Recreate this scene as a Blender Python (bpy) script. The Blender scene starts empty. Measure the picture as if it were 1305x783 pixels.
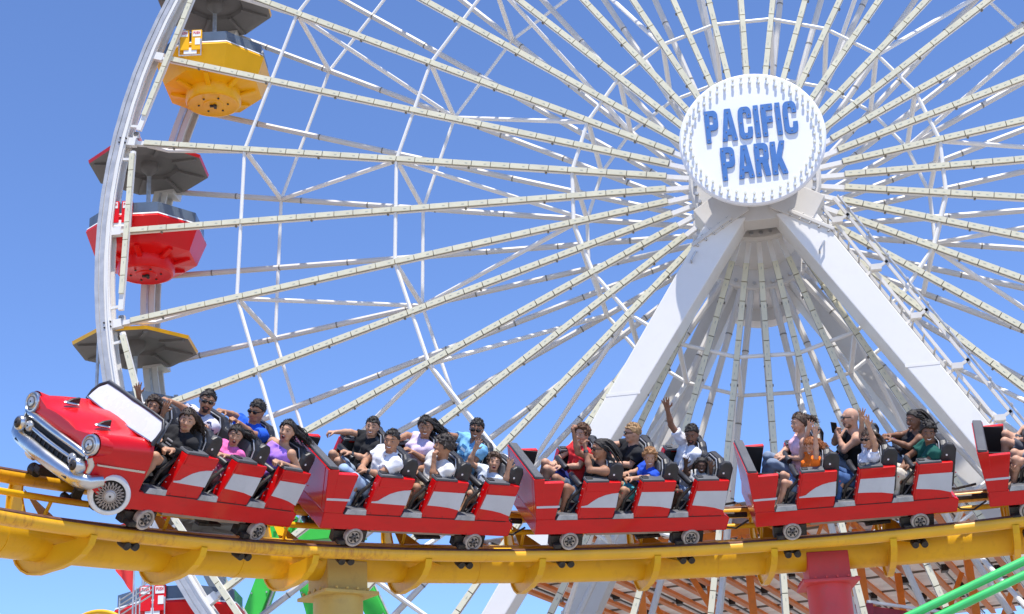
import bpy, bmesh, math, random
import numpy as np
from mathutils import Vector, Matrix
random.seed(7); np.random.seed(7)
S = bpy.context.scene
C = S.collection
PI = math.pi

# ------------------------------------------------------------------ camera
CX, CY, CZ, YAW, PITCH, ROLL, FOC = -0.69654, -26.37385, -12.16633, -0.14693, 0.36515, -0.05668, 1998.37
_f = Vector((math.sin(YAW)*math.cos(PITCH), math.cos(YAW)*math.cos(PITCH), math.sin(PITCH)))
_r = Vector((math.cos(YAW), -math.sin(YAW), 0)); _u = _r.cross(_f)
CR = _r*math.cos(ROLL) + _u*math.sin(ROLL); CU = -_r*math.sin(ROLL) + _u*math.cos(ROLL); CF = _f
cd = bpy.data.cameras.new('camera'); cam = bpy.data.objects.new('camera', cd); C.objects.link(cam)
cam.matrix_world = Matrix(((CR.x, CU.x, -CF.x, CX), (CR.y, CU.y, -CF.y, CY), (CR.z, CU.z, -CF.z, CZ), (0, 0, 0, 1)))
cd.sensor_fit = 'HORIZONTAL'; cd.sensor_width = 36.0; cd.lens = FOC/1305.0*36.0
cd.clip_start = 0.1; cd.clip_end = 5000
S.camera = cam
# ------------------------------------------------------------------ sky, sun, exposure
SUN = Vector((0.13, -0.31, 0.94)).normalized()
w = bpy.data.worlds.new('World'); S.world = w; w.use_nodes = True
nt = w.node_tree; bg = nt.nodes['Background']
sky = nt.nodes.new('ShaderNodeTexSky'); sky.sky_type = 'NISHITA'; sky.sun_disc = False
sky.sun_elevation = math.asin(SUN.z); sky.sun_rotation = math.atan2(SUN.x, SUN.y)
sky.altitude = 3000; sky.air_density = 1.0; sky.dust_density = 0.0; sky.ozone_density = 6.0
hs = nt.nodes.new('ShaderNodeHueSaturation'); hs.inputs['Saturation'].default_value = 1.04; hs.inputs['Hue'].default_value = 0.506
nt.links.new(sky.outputs[0], hs.inputs['Color']); nt.links.new(hs.outputs[0], bg.inputs[0]); bg.inputs[1].default_value = 0.15
sl = bpy.data.lights.new('sun', 'SUN'); sl.energy = 3.6; sl.angle = math.radians(0.53); sl.color = (1.0, 0.95, 0.87)
so = bpy.data.objects.new('sun', sl); C.objects.link(so)
so.rotation_euler = (-SUN).to_track_quat('-Z', 'Y').to_euler(); so.location = SUN*60
S.view_settings.view_transform = 'Standard'; S.view_settings.look = 'None'
S.view_settings.exposure = 0.86; S.view_settings.gamma = 1.0; S.view_settings.use_curve_mapping = False
S.cycles.max_bounces = 6

# ------------------------------------------------------------------ materials
def mat(name, col, rough=0.5, metal=0.0, coat=0.0, var=0.12, scale=3.0, dirt=None, dirt_amt=0.35, bump=0.0, bscale=60.0, trans=0.0, emit=None, spec=0.5, stretch=(1, 1, 1), sub=0.0):
    m = bpy.data.materials.new(name); m.use_nodes = True
    n = m.node_tree.nodes; L = m.node_tree.links; b = n['Principled BSDF']
    b.inputs['Roughness'].default_value = rough; b.inputs['Metallic'].default_value = metal
    b.inputs['Coat Weight'].default_value = coat; b.inputs['Coat Roughness'].default_value = 0.08
    b.inputs['Specular IOR Level'].default_value = spec
    if sub:
        b.inputs['Subsurface Weight'].default_value = sub; b.inputs['Subsurface Radius'].default_value = (0.012, 0.005, 0.003)
    if trans: b.inputs['Transmission Weight'].default_value = trans
    tc = n.new('ShaderNodeTexCoord'); mp = n.new('ShaderNodeMapping'); mp.inputs['Scale'].default_value = stretch
    L.new(tc.outputs['Object'], mp.inputs[0])
    nz = n.new('ShaderNodeTexNoise'); nz.inputs['Scale'].default_value = scale; nz.inputs['Detail'].default_value = 6
    L.new(mp.outputs[0], nz.inputs['Vector'])
    r = n.new('ShaderNodeValToRGB'); L.new(nz.outputs['Fac'], r.inputs[0])
    lo = [max(0, c*(1-var)) for c in col]; hi = [min(1, c*(1+var)) for c in col]
    r.color_ramp.elements[0].position = 0.3; r.color_ramp.elements[0].color = (*lo, 1)
    r.color_ramp.elements[1].position = 0.7; r.color_ramp.elements[1].color = (*hi, 1)
    out = r.outputs[0]
    if dirt:
        n2 = n.new('ShaderNodeTexNoise'); n2.inputs['Scale'].default_value = scale*2.7; n2.inputs['Detail'].default_value = 9; n2.inputs['Roughness'].default_value = 0.7
        L.new(mp.outputs[0], n2.inputs['Vector'])
        r2 = n.new('ShaderNodeValToRGB'); r2.color_ramp.elements[0].position = 0.52; r2.color_ramp.elements[1].position = 0.72
        r2.color_ramp.elements[1].color = (dirt_amt,)*3 + (1,)
        L.new(n2.outputs['Fac'], r2.inputs[0])
        mx = n.new('ShaderNodeMix'); mx.data_type = 'RGBA'; mx.inputs['B'].default_value = (*dirt, 1)
        L.new(r2.outputs[0], mx.inputs['Factor']); L.new(out, mx.inputs['A']); out = mx.outputs['Result']
    L.new(out, b.inputs['Base Color'])
    rr = n.new('ShaderNodeMapRange'); rr.inputs['To Min'].default_value = max(0.02, rough-0.08); rr.inputs['To Max'].default_value = min(1, rough+0.12)
    L.new(nz.outputs['Fac'], rr.inputs['Value']); L.new(rr.outputs[0], b.inputs['Roughness'])
    if bump:
        n3 = n.new('ShaderNodeTexNoise'); n3.inputs['Scale'].default_value = bscale; n3.inputs['Detail'].default_value = 4
        L.new(tc.outputs['Object'], n3.inputs['Vector'])
        bp = n.new('ShaderNodeBump'); bp.inputs['Strength'].default_value = bump; bp.inputs['Distance'].default_value = 0.01
        L.new(n3.outputs['Fac'], bp.inputs['Height']); L.new(bp.outputs[0], b.inputs['Normal'])
    if emit:
        b.inputs['Emission Color'].default_value = (*emit, 1); b.inputs['Emission Strength'].default_value = 1
    m.diffuse_color = (*col, 1)
    return m

M = dict(
 white=mat('white_painted_steel', (.745, .725, .69), .42, var=.025, scale=.9, dirt=(.60, .54, .46), dirt_amt=.18),
 offwhite=mat('weathered_white_steel', (.60, .575, .535), .5, var=.05, scale=1.1, dirt=(.50, .42, .33), dirt_amt=.16),
 flange=mat('grey_rim_flange', (.44, .44, .45), .4, metal=.2, var=.15, scale=5),
 galv=mat('galvanised_steel', (.50, .50, .50), .4, metal=.6, var=.2, scale=9),
 led=mat('light_strip_cover', (.67, .63, .46), .35, var=.07, scale=2.5, dirt=(.50, .48, .36), dirt_amt=.3),
 dash=mat('light_strip_chip', (.44, .45, .36), .4, var=.1),
 seam=mat('strip_seam', (.21, .195, .165), .6),
 sign=mat('sign_white', (.80, .80, .81), .4, var=.015, scale=2),
 blue=mat('letter_blue', (.045, .155, .42), .45, var=.10, scale=6),
 bulb=mat('bulb_cream', (.72, .72, .60), .35, var=.05),
 red=mat('glossy_red_paint', (.60, .003, .005), .30, coat=.35, spec=.25, var=.08, scale=2.0, dirt=(.40, .010, .01), dirt_amt=.4, stretch=(1, 1, 3), bump=.10, bscale=7),
 redin=mat('red_inner_paint', (.42, .012, .016), .4, var=.15),
 stripe=mat('silver_grey_stripe', (.53, .54, .575), .4, var=.07, dirt=(.36, .35, .35), dirt_amt=.35),
 chrome=mat('chrome', (.58, .575, .565), .26, metal=1.0, var=.1, scale=5),
 glass=mat('lamp_glass', (.42, .42, .41), .08, metal=.5, var=.15, scale=20),
 black=mat('black_vinyl', (.022, .022, .026), .42, var=.35, scale=10, bump=.15, bscale=120),
 grey_pad=mat('dark_grey_pad', (.085, .087, .095), .5, var=.2, bump=.2, bscale=90),
 dark=mat('dark_interior', (.012, .012, .013), .7, var=.3),
 mech=mat('greasy_machinery', (.03, .027, .025), .5, metal=.3, var=.5, scale=18, dirt=(.16, .10, .06), dirt_amt=.6),
 tyre=mat('urethane_wheel_tread', (.45, .38, .32), .6, var=.25, scale=14, dirt=(.15, .10, .07), dirt_amt=.6),
 rimgrey=mat('wheel_rim_grey', (.11, .10, .095), .55, metal=.2, var=.4, scale=20),
 tan=mat('tan_chassis_paint', (.36, .30, .25), .6, var=.15, dirt=(.2, .13, .08), dirt_amt=.5),
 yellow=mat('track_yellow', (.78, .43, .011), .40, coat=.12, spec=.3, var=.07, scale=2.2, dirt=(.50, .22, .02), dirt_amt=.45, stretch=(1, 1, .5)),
 colyel=mat('column_yellow', (.58, .40, .10), .55, var=.12, scale=2, dirt=(.36, .22, .07), dirt_amt=.5),
 pink=mat('column_pink_red', (.60, .055, .058), .5, var=.10, scale=3, dirt=(.36, .10, .09), dirt_amt=.4),
 gyel=mat('gondola_yellow', (.88, .44, .004), .35, coat=.15, spec=.25, var=.05, scale=2, dirt=(.75, .34, .006), dirt_amt=.3),
 gred=mat('gondola_red', (.70, .006, .008), .3, coat=.15, spec=.22, var=.06, scale=2),
 roofgrey=mat('gondola_roof_underside', (.17, .16, .15), .6, var=.10, scale=3, dirt=(.14, .13, .12), dirt_amt=.4),
 tint=mat('tinted_screen', (.10, .13, .17), .08, var=.15, spec=.6),
 green=mat('bright_green_paint', (.045, .52, .055), .4, var=.06),
 gpipe=mat('green_pipe_paint', (.045, .52, .13), .35, coat=.3, var=.08, dirt=(.08, .3, .12), dirt_amt=.4),
 orange=mat('orange_steel', (.80, .22, .02), .5, var=.10, scale=4, dirt=(.5, .16, .03), dirt_amt=.35),
 panel=mat('roof_sheet', (.74, .69, .64), .6, var=.08, scale=1.5, dirt=(.42, .36, .30), dirt_amt=.4),
 darkred=mat('dark_red_steel', (.30, .015, .03), .4, var=.15),
 flag=mat('red_flag_cloth', (.62, .03, .03), .8, var=.1),
 ground=mat('pier_deck', (.32, .29, .255), .85, var=.18, scale=.6, bump=.3, bscale=8),
 step=mat('worn_aluminium_step', (.42, .42, .42), .5, var=.25, scale=8, dirt=(.15, .15, .15), dirt_amt=.6),
 label=mat('white_label', (.75, .75, .74), .5, var=.03),
 labelred=mat('label_red_print', (.55, .02, .03), .5, var=.03),
 whitewall=mat('whitewall_rubber', (.74, .73, .70), .55, var=.06, dirt=(.45, .40, .33), dirt_amt=.4),
)
# rail paint with rust bands
def rail_mat():
    m = mat('rail_yellow_rusted', (.82, .42, .012), .4, coat=.2, var=.10, scale=2.5)
    n = m.node_tree.nodes; L = m.node_tree.links; b = n['Principled BSDF']
    src = b.inputs['Base Color'].links[0].from_socket
    tc = n.new('ShaderNodeTexCoord')
    a = n.new('ShaderNodeTexNoise'); a.inputs['Scale'].default_value = 1.1; a.inputs['Detail'].default_value = 3
    c = n.new('ShaderNodeTexNoise'); c.inputs['Scale'].default_value = 14; c.inputs['Detail'].default_value = 8; c.inputs['Roughness'].default_value = .75
    mp = n.new('ShaderNodeMapping'); mp.inputs['Scale'].default_value = (1.6, 1.6, .25)
    L.new(tc.outputs['Object'], a.inputs['Vector']); L.new(tc.outputs['Object'], mp.inputs[0]); L.new(mp.outputs[0], c.inputs['Vector'])
    mu = n.new('ShaderNodeMath'); mu.operation = 'MULTIPLY'; L.new(a.outputs['Fac'], mu.inputs[0]); L.new(c.outputs['Fac'], mu.inputs[1])
    r = n.new('ShaderNodeValToRGB'); r.color_ramp.elements[0].position = .26; r.color_ramp.elements[1].position = .40; r.color_ramp.elements[1].color = (.75, .75, .75, 1)
    L.new(mu.outputs[0], r.inputs[0])
    mx = n.new('ShaderNodeMix'); mx.data_type = 'RGBA'; mx.inputs['B'].default_value = (.40, .10, .018, 1)
    L.new(r.outputs[0], mx.inputs['Factor']); L.new(src, mx.inputs['A']); L.new(mx.outputs['Result'], b.inputs['Base Color'])
    return m
M['rail'] = rail_mat()
M['railtop'] = mat('rail_running_surface', (.13, .055, .03), .55, metal=.2, var=.4, scale=12)
def translucent(m, amt):
    n = m.node_tree.nodes; L = m.node_tree.links; b = n['Principled BSDF']; out = n['Material Output']
    tr_ = n.new('ShaderNodeBsdfTranslucent'); mx = n.new('ShaderNodeMixShader'); mx.inputs[0].default_value = amt
    L.new(b.inputs['Base Color'].links[0].from_socket, tr_.inputs[0]); L.new(b.outputs[0], mx.inputs[1]); L.new(tr_.outputs[0], mx.inputs[2]); L.new(mx.outputs[0], out.inputs[0])
translucent(M['panel'], .40)

# ------------------------------------------------------------------ mesh builder
def orient(d, up=(0, 0, 1)):
    d = Vector(d).normalized(); up = Vector(up)
    if abs(d.dot(up)) > .995: up = Vector((0, 1, 0)) if abs(d.y) < .9 else Vector((1, 0, 0))
    s = up.cross(d).normalized(); u = d.cross(s)
    return s, u, d
class MB:
    def __init__(self): self.v = []; self.f = []; self.m = []
    def add(self, vs, fs, mi=0):
        o = len(self.v); self.v += [tuple(x) for x in vs]; self.f += [tuple(i+o for i in f) for f in fs]; self.m += [mi]*len(fs); return self
    def box(self, c, s, R=None, mi=0):
        x, y, z = s[0]/2, s[1]/2, s[2]/2; c = Vector(c)
        P = [Vector(p) for p in ((-x,-y,-z),(x,-y,-z),(x,y,-z),(-x,y,-z),(-x,-y,z),(x,-y,z),(x,y,z),(-x,y,z))]
        if R is not None: P = [R @ p for p in P]
        return self.add([c+p for p in P], [(0,3,2,1),(4,5,6,7),(0,1,5,4),(1,2,6,5),(2,3,7,6),(3,0,4,7)], mi)
    def beam(self, a, b, wd, h, up=(0, 0, 1), mi=0, wb=None, hb=None):
        a = Vector(a); b = Vector(b); s, u, d = orient(b-a, up); wb = wb or wd; hb = hb or h
        V = [a+s*x*wd/2+u*y*h/2 for x, y in ((-1,-1),(1,-1),(1,1),(-1,1))] + [b+s*x*wb/2+u*y*hb/2 for x, y in ((-1,-1),(1,-1),(1,1),(-1,1))]
        return self.add(V, [(0,3,2,1),(4,5,6,7),(0,1,5,4),(1,2,6,5),(2,3,7,6),(3,0,4,7)], mi)
    def cyl(self, a, b, r1, r2=None, n=12, mi=0, caps=True, up=(0, 0, 1)):
        r2 = r1 if r2 is None else r2; a = Vector(a); b = Vector(b); s, u, d = orient(b-a, up)
        A = [a+(s*math.cos(2*PI*i/n)+u*math.sin(2*PI*i/n))*r1 for i in range(n)]
        B = [b+(s*math.cos(2*PI*i/n)+u*math.sin(2*PI*i/n))*r2 for i in range(n)]
        F = [(i, (i+1) % n, n+(i+1) % n, n+i) for i in range(n)]
        if caps: F += [tuple(range(n-1, -1, -1)), tuple(range(n, 2*n))]
        return self.add(A+B, F, mi)
    def tube(self, pts, r, n=8, mi=0, caps=True, closed=False):
        pts = [Vector(p) for p in pts]; k = len(pts); rs = r if isinstance(r, (list, tuple)) else [r]*k
        V = []; prev = None
        for i, p in enumerate(pts):
            if closed: d = pts[(i+1) % k]-pts[i-1]
            else: d = pts[min(i+1, k-1)]-pts[max(i-1, 0)]
            d.normalize()
            if prev is None: s, u, _ = orient(d)
            else:
                s = prev-d*prev.dot(d); s.normalize(); u = d.cross(s)
            prev = s
            V += [p+(s*math.cos(2*PI*j/n)+u*math.sin(2*PI*j/n))*rs[i] for j in range(n)]
        F = []
        for i in range(k if closed else k-1):
            o = i*n; o2 = ((i+1) % k)*n
            F += [(o+j, o+(j+1) % n, o2+(j+1) % n, o2+j) for j in range(n)]
        if caps and not closed: F += [tuple(range(n-1, -1, -1)), tuple(range((k-1)*n, k*n))]
        return self.add(V, F, mi)
    def prism(self, poly, o, ax, ay, depth, mi=0, mside=None):
        # poly in (ax,ay) plane from o, extruded by vector depth
        o = Vector(o); ax = Vector(ax); ay = Vector(ay); depth = Vector(depth); n = len(poly)
        A = [o+ax*p[0]+ay*p[1] for p in poly]; B = [p+depth for p in A]
        fl = ax.cross(ay).dot(depth) > 0
        f1 = tuple(range(n-1, -1, -1)); f2 = tuple(range(n, 2*n)); sd = [(i, (i+1) % n, n+(i+1) % n, n+i) for i in range(n)]
        if not fl: f1 = f1[::-1]; f2 = f2[::-1]; sd = [x[::-1] for x in sd]
        b0 = len(self.v); self.add(A+B, [f1, f2], mi); self.f += [tuple(b0+i for i in x) for x in sd]; self.m += [mi if mside is None else mside]*n
        return self
    def ell(self, c, r, R=None, n=10, k=6, mi=0):
        c = Vector(c); V = []; F = []
        V.append(Vector((0, 0, r[2])))
        for i in range(1, k):
            t = PI*i/k
            for j in range(n): V.append(Vector((r[0]*math.sin(t)*math.cos(2*PI*j/n), r[1]*math.sin(t)*math.sin(2*PI*j/n), r[2]*math.cos(t))))
        V.append(Vector((0, 0, -r[2])))
        for j in range(n): F.append((0, 1+j, 1+(j+1) % n))
        for i in range(k-2):
            for j in range(n): F.append((1+i*n+j, 1+(i+1)*n+j, 1+(i+1)*n+(j+1) % n, 1+i*n+(j+1) % n))
        e = len(V)-1; o = 1+(k-2)*n
        for j in range(n): F.append((o+j, e, o+(j+1) % n))
        if R is not None: V = [R @ v for v in V]
        return self.add([c+v for v in V], F, mi)
    def lathe(self, prof, o, ax, n=32, mi=0, sx=None, closed_prof=False):
        # prof: list of (radius, height along ax)
        s, u, d = orient(ax); o = Vector(o); k = len(prof); V = []
        for r, h in prof:
            V += [o+d*h+(s*math.cos(2*PI*j/n)+u*math.sin(2*PI*j/n))*r for j in range(n)]
        F = []
        for i in range(k if closed_prof else k-1):
            a = i*n; b = ((i+1) % k)*n
            F += [(a+j, a+(j+1) % n, b+(j+1) % n, b+j) for j in range(n)]
        return self.add(V, F, mi)
    def mesh(self, name, mats, smooth=None, bevel=0):
        me = bpy.data.meshes.new(name); me.from_pydata([tuple(v) for v in self.v], [], self.f)
        for m in (mats if isinstance(mats, (list, tuple)) else [mats]): me.materials.append(m)
        me.polygons.foreach_set('material_index', self.m)
        bm = bmesh.new(); bm.from_mesh(me)
        bmesh.ops.recalc_face_normals(bm, faces=bm.faces)
        if bevel:
            ed = [e for e in bm.edges if len(e.link_faces) == 2 and e.calc_face_angle(0) > .6]
            bmesh.ops.bevel(bm, geom=ed, offset=bevel, segments=2, profile=.6, affect='EDGES', clamp_overlap=True)
        bm.to_mesh(me); bm.free()
        if smooth is not None:
            me.shade_smooth(); me.set_sharp_from_angle(angle=math.radians(smooth))
        me.update(); return me
    def build(self, name, mats, parent=None, smooth=None, bevel=0):
        return link(name, self.mesh(name, mats, smooth, bevel), parent)
def link(name, me, parent=None, loc=None):
    o = bpy.data.objects.new(name, me); C.objects.link(o)
    if parent is not None: o.parent = parent
    if loc is not None: o.location = loc
    return o
def tag(o, label=None, cat=None, group=None, kind=None):
    if label: o['label'] = label
    if cat: o['category'] = cat
    if group: o['group'] = group
    if kind: o['kind'] = kind
    return o
def thing(name, label, cat, group=None, matrix=None):
    o = bpy.data.objects.new(name, None); C.objects.link(o); o.empty_display_size = .2
    if matrix is not None: o.matrix_world = matrix
    return tag(o, label, cat, group)
# ------------------------------------------------------------------ ground
g = MB(); N_ = 24
V = [(x, y, -13.9) for y in np.linspace(-3000, 3000, N_) for x in np.linspace(-3000, 3000, N_)]
g.add(V, [(j*N_+i, j*N_+i+1, (j+1)*N_+i+1, (j+1)*N_+i) for j in range(N_-1) for i in range(N_-1)])
tag(g.build('ground', M['ground']), kind='structure')

# ------------------------------------------------------------------ the big wheel
R = 12.5; PH = 2.94373; YR = 2.446; YA = 0.108
def ang(k): return PH + math.radians(9*k)
def fr(k, r): a = ang(k); return Vector((r*math.cos(a), YA*(1-r/R), r*math.sin(a)))
def bk(k, r): a = ang(k); return Vector((r*math.cos(a), YR, r*math.sin(a)))
def project(p):
    d = Vector(p)-Vector((CX, CY, CZ)); z = d.dot(CF)
    return 652.5+FOC*d.dot(CR)/z, 391.5-FOC*d.dot(CU)/z, z
wheel = thing('ferris_wheel', 'giant white ferris wheel with a round sign on its hub, standing behind the coaster', 'ferris wheel')
# rims: channel sections swept round the wheel
def rim(y0, y1):
    n = 120; prof = [(12.38, y0), (12.68, y0), (12.68, y0+.05), (12.55, y0+.05), (12.55, y1-.05), (12.68, y1-.05), (12.68, y1), (12.38, y1), (12.38, y1-.05), (12.48, y1-.05), (12.48, y0+.05), (12.38, y0+.05)]
    m = MB(); return m.lathe([(r, y) for r, y in prof], (0, 0, 0), (0, 1, 0), n=n, closed_prof=True)
ro = rim(-.02, .26).build('rim', M['white'], wheel)
def band(prof, y=(0, 1, 0)): return MB().lathe(prof, (0, 0, 0), y, n=120, closed_prof=True)
band([(12.495, -.034), (12.585, -.034), (12.585, -.021), (12.495, -.021)]).build('outer_flange', M['flange'], ro)
band([(12.60, -.044), (12.675, -.044), (12.675, -.021), (12.60, -.021)]).build('outer_flange', M['flange'], ro)
band([(12.40, -.060), (12.43, -.060), (12.43, -.021), (12.40, -.021)]).build('inner_lip', M['white'], ro)
ro = rim(YR-.20, YR+.16).build('rim', M['offwhite'], wheel)
band([(12.50, YR-.215), (12.545, YR-.215), (12.545, YR-.201), (12.50, YR-.201)]).build('outer_flange', M['galv'], ro)
led_me = MB().box((0, 0, 0), (.355, .034, .098)).mesh('light_panel', M['led'])
led_me2 = MB().box((0, 0, 0), (.355, .034, .098)).box((-.08, -.018, .006), (.05, .004, .014), mi=1).box((.07, -.018, -.008), (.04, .004, .012), mi=1).mesh('light_panel', [M['led'], M['dash']])
panels = []   # (matrix, spoke object)
def rad_basis(d):
    x = Vector(d).normalized(); y = Vector((0, 1, 0)); z = x.cross(y).normalized(); y = z.cross(x)
    return x, y, z
def mat4(o, x, y, z): return Matrix(((x.x, y.x, z.x, o.x), (x.y, y.y, z.y, o.y), (x.z, y.z, z.z, o.z), (0, 0, 0, 1)))
for k in range(40):
    m = MB(); a = fr(k, 1.15); b = fr(k, 12.42 if k % 2 == 0 else 12.36)
    m.beam(a+Vector((0, .085, 0)), b+Vector((0, .085, 0)), .085, .105, up=(0, 1, 0))
    # dark backing strip: seams between panels, wider edges painting in the dirty, shaded underside
    m.beam(fr(k, 1.62)+Vector((0, .028, 0)), fr(k, 12.02)+Vector((0, .028, 0)), .104, .028, up=(0, 1, 0), mi=1)
    for r in np.arange(2.4, 12, 1.5): m.box(fr(k, r)+Vector((0, .10, 0)), (.035, .05, .14), Matrix.Rotation(-ang(k), 3, 'Y'), mi=1)
    m.box(fr(k, 12.3)+Vector((0, .05, 0)), (.22, .13, .16), Matrix.Rotation(-ang(k), 3, 'Y'))
    sp = m.build('spoke', [M['white'], M['seam']], wheel)
    x, y, z = rad_basis(b-a)
    for i in range(28):
        r = 1.62+.186+.371*i; p = fr(k, r)+Vector((0, -.004, 0))
        if r > 12.05: break
        panels.append((mat4(p, x, y, z), sp))
    # rear spoke: round tube with dark couplings
    m = MB(); a = bk(k, 1.2); b = bk(k, 12.4); m.cyl(a, b, .062, n=8)
    d = (b-a).normalized()
    for r in np.arange(2.2+.3*(k % 3), 12, 1.45): m.cyl(bk(k, r), bk(k, r)+d*.026, .068, n=8, mi=1)
    m.build('rear_spoke', [M['offwhite'], M['seam']], wheel, smooth=40)
# strips of lights along the chords between the gondola joints
for k in range(0, 40, 2):
    a0 = ang(k)+math.radians(1.35); a1 = ang(k)+math.radians(16.9)
    A = Vector((12.16*math.cos(a0), -.03, 12.16*math.sin(a0))); B = Vector((12.16*math.cos(a1), -.03, 12.16*math.sin(a1)))
    m = MB(); m.beam(A, B, .10, .07, up=(0, 1, 0)); L_ = (B-A).length; d = (B-A)/L_
    for t in (.03, .5, .97):
        p = A+d*L_*t; o = Vector((p.x, 0, p.z)).normalized(); m.beam(p+Vector((0, .04, 0)), p+o*.34+Vector((0, .06, 0)), .05, .05)
    m.cyl(A+Vector((.0, .0, .0))-d*.05, A+d*.02, .06, n=8)
    ch = m.build('rim_light_bar', M['white'], wheel)
    x, y, z = rad_basis(d); nn = int(L_/.371)
    for i in range(nn): panels.append((mat4(A+d*(.19+.371*i)+Vector((0, -.056, 0)), x, y, z), ch))
vis = []
for i, (mx, sp) in enumerate(panels):
    px, py, dz = project(mx.translation)
    if -5 < px < 1310 and -5 < py < 700:
        a = project(mx @ Vector((-.17, 0, 0))); b = project(mx @ Vector((.17, 0, 0)))
        hid = (px-958)**2+(py-176)**2 < 90**2
        vis.append((0 if hid else math.hypot(a[0]-b[0], a[1]-b[1]), i))
vis.sort(reverse=True); top = set(i for s, i in vis[:300])
rest = MB()
for i, (mx, sp) in enumerate(panels):
    if i in top:
        o = bpy.data.objects.new('light_panel', led_me2); C.objects.link(o); o.parent = sp; o.matrix_local = mx
    else:
        R3 = mx.to_3x3(); rest.box(mx.translation, (.355, .034, .098), R3); rest.box(mx @ Vector((-.08, -.018, .006)), (.05, .004, .014), R3, mi=1)
tag(rest.build('light_panel', [M['led'], M['dash']], wheel), kind='stuff')
# joint plates
for k in range(0, 40, 2):
    m = MB(); Rm = Matrix.Rotation(-ang(k), 3, 'Y')
    m.box(fr(k, 12.45)+Vector((0, .10, 0)), (.22, .24, .17), Rm)
    for dx in (-.06, .06):
        for dz in (-.05, .05): m.cyl(fr(k, 12.45)+Rm @ Vector((dx, -.01, dz)), fr(k, 12.45)+Rm @ Vector((dx, -.05, dz)), .018, n=6, mi=1)
    m.build('joint_plate', [M['offwhite'], M['mech']], wheel)
    m = MB(); m.box(bk(k, 12.45), (.42, .46, .24), Rm); m.build('joint_plate', M['offwhite'], wheel)
# polygon rings and cross braces
F1, F2, F3 = .793*R, .546*R, .272*R
for rr, rad in ((F1, .036), (F2, .036), (F3, .038)):
    m = MB()
    for k in range(0, 40, 2): m.cyl(fr(k, rr)+Vector((0, .05, 0)), fr(k+2, rr)+Vector((0, .05, 0)), rad, n=8)
    m.build('ring_tie', M['white'], wheel, smooth=40)
    m = MB()
    for k in range(0, 40, 2): m.cyl(bk(k, rr), bk(k+2, rr), rad, n=8)
    m.build('ring_tie', M['white'], wheel, smooth=40)
for k in range(0, 40, 2):
    Fp = [fr(k, r)+Vector((0, .1, 0)) for r in (F1, F2, F3)]; Bp = [bk(k, r) for r in (F1, F2, F3)]
    prs = [(Fp[0], Bp[0]), (Fp[1], Bp[1]), (Fp[2], Bp[2])]
    if k % 4 == 0: prs += [(Fp[1], Bp[0]), (Fp[1], Bp[2])]
    else: prs += [(Fp[0], Bp[1]), (Bp[1], Fp[2])]
    for i, (a, b) in enumerate(prs):
        MB().cyl(a, b, .045 if i > 2 else .05, n=8).build('cross_brace', M['white'], wheel, smooth=40)
    # short outrigger under the gondola joint
    MB().cyl(fr(k, F1-.1)+Vector((0, .12, 0)), fr(k, F1+1.7)+Vector((0, .34, 0)), .04, n=8).cyl(fr(k, F1+1.7)+Vector((0, .34, 0)), fr(k, 12.0)+Vector((0, .16, 0)), .04, n=8).build('outrigger', M['white'], wheel, smooth=40)
# hub
m = MB()
m.lathe([(.62, -1.45), (.62, .0), (1.16, .0), (1.20, .05), (1.20, .16), (1.16, .20), (.72, .20), (.72, 1.2), (.86, 1.5), (.86, YR-.1), (1.24, YR-.1), (1.27, YR-.06), (1.27, YR+.10), (1.24, YR+.14), (.95, YR+.14), (.95, YR+1.9), (1.20, YR+1.92), (1.22, YR+2.0), (1.22, YR+2.3), (1.15, YR+2.34), (.01, YR+2.34)], (0, 0, 0), (0, 1, 0), n=48)
for i in range(40):
    a = 2*PI*i/40
    for yy, r in ((-.0, 1.08), (YR-.1, 1.15)): m.cyl((r*math.cos(a), yy+.01, r*math.sin(a)), (r*math.cos(a), yy-.05, r*math.sin(a)), .035, n=6, mi=1)
m.build('hub', [M['offwhite'], M['galv']], wheel, smooth=35)
# sign
RS = 1.257; YS = -1.688
m = MB(); m.lathe([(.01, YS), (RS-.03, YS), (RS, YS+.03), (RS, YS+.09), (RS-.05, YS+.11), (.9, YS+.12), (.85, YS+.30), (.01, YS+.30)], (0, 0, 0), (0, 1, 0), n=96)
sign = m.build('hub_sign', M['sign'], wheel, smooth=30)
bulb_me = MB().cyl((0, 0, 0), (0, -.04, 0), .016, n=8, mi=1).cyl((0, -.03, 0), (0, -.060, 0), .025, .022, n=10).mesh('bulb', [M['bulb'], M['bulb']], smooth=40)
def hw(ph): return 1
for ring, (rr, n, off) in enumerate(((1.165, 50, 0), (1.06, 44, .5))):
    for i in range(n):
        a = 2*PI*(i+off)/n
        link('bulb', bulb_me, sign, (rr*math.cos(a), YS-.001, rr*math.sin(a)))
def arc(cx, cy, r, ry, a0, a1, n=5): return [(cx+r*math.cos(math.radians(a0+(a1-a0)*i/n)), cy+ry*math.sin(math.radians(a0+(a1-a0)*i/n))) for i in range(n+1)]
_ph = arc(.54, .78, .10, .05, 90, 0)+arc(.54, .61, .10, .05, 0, -90)
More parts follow.
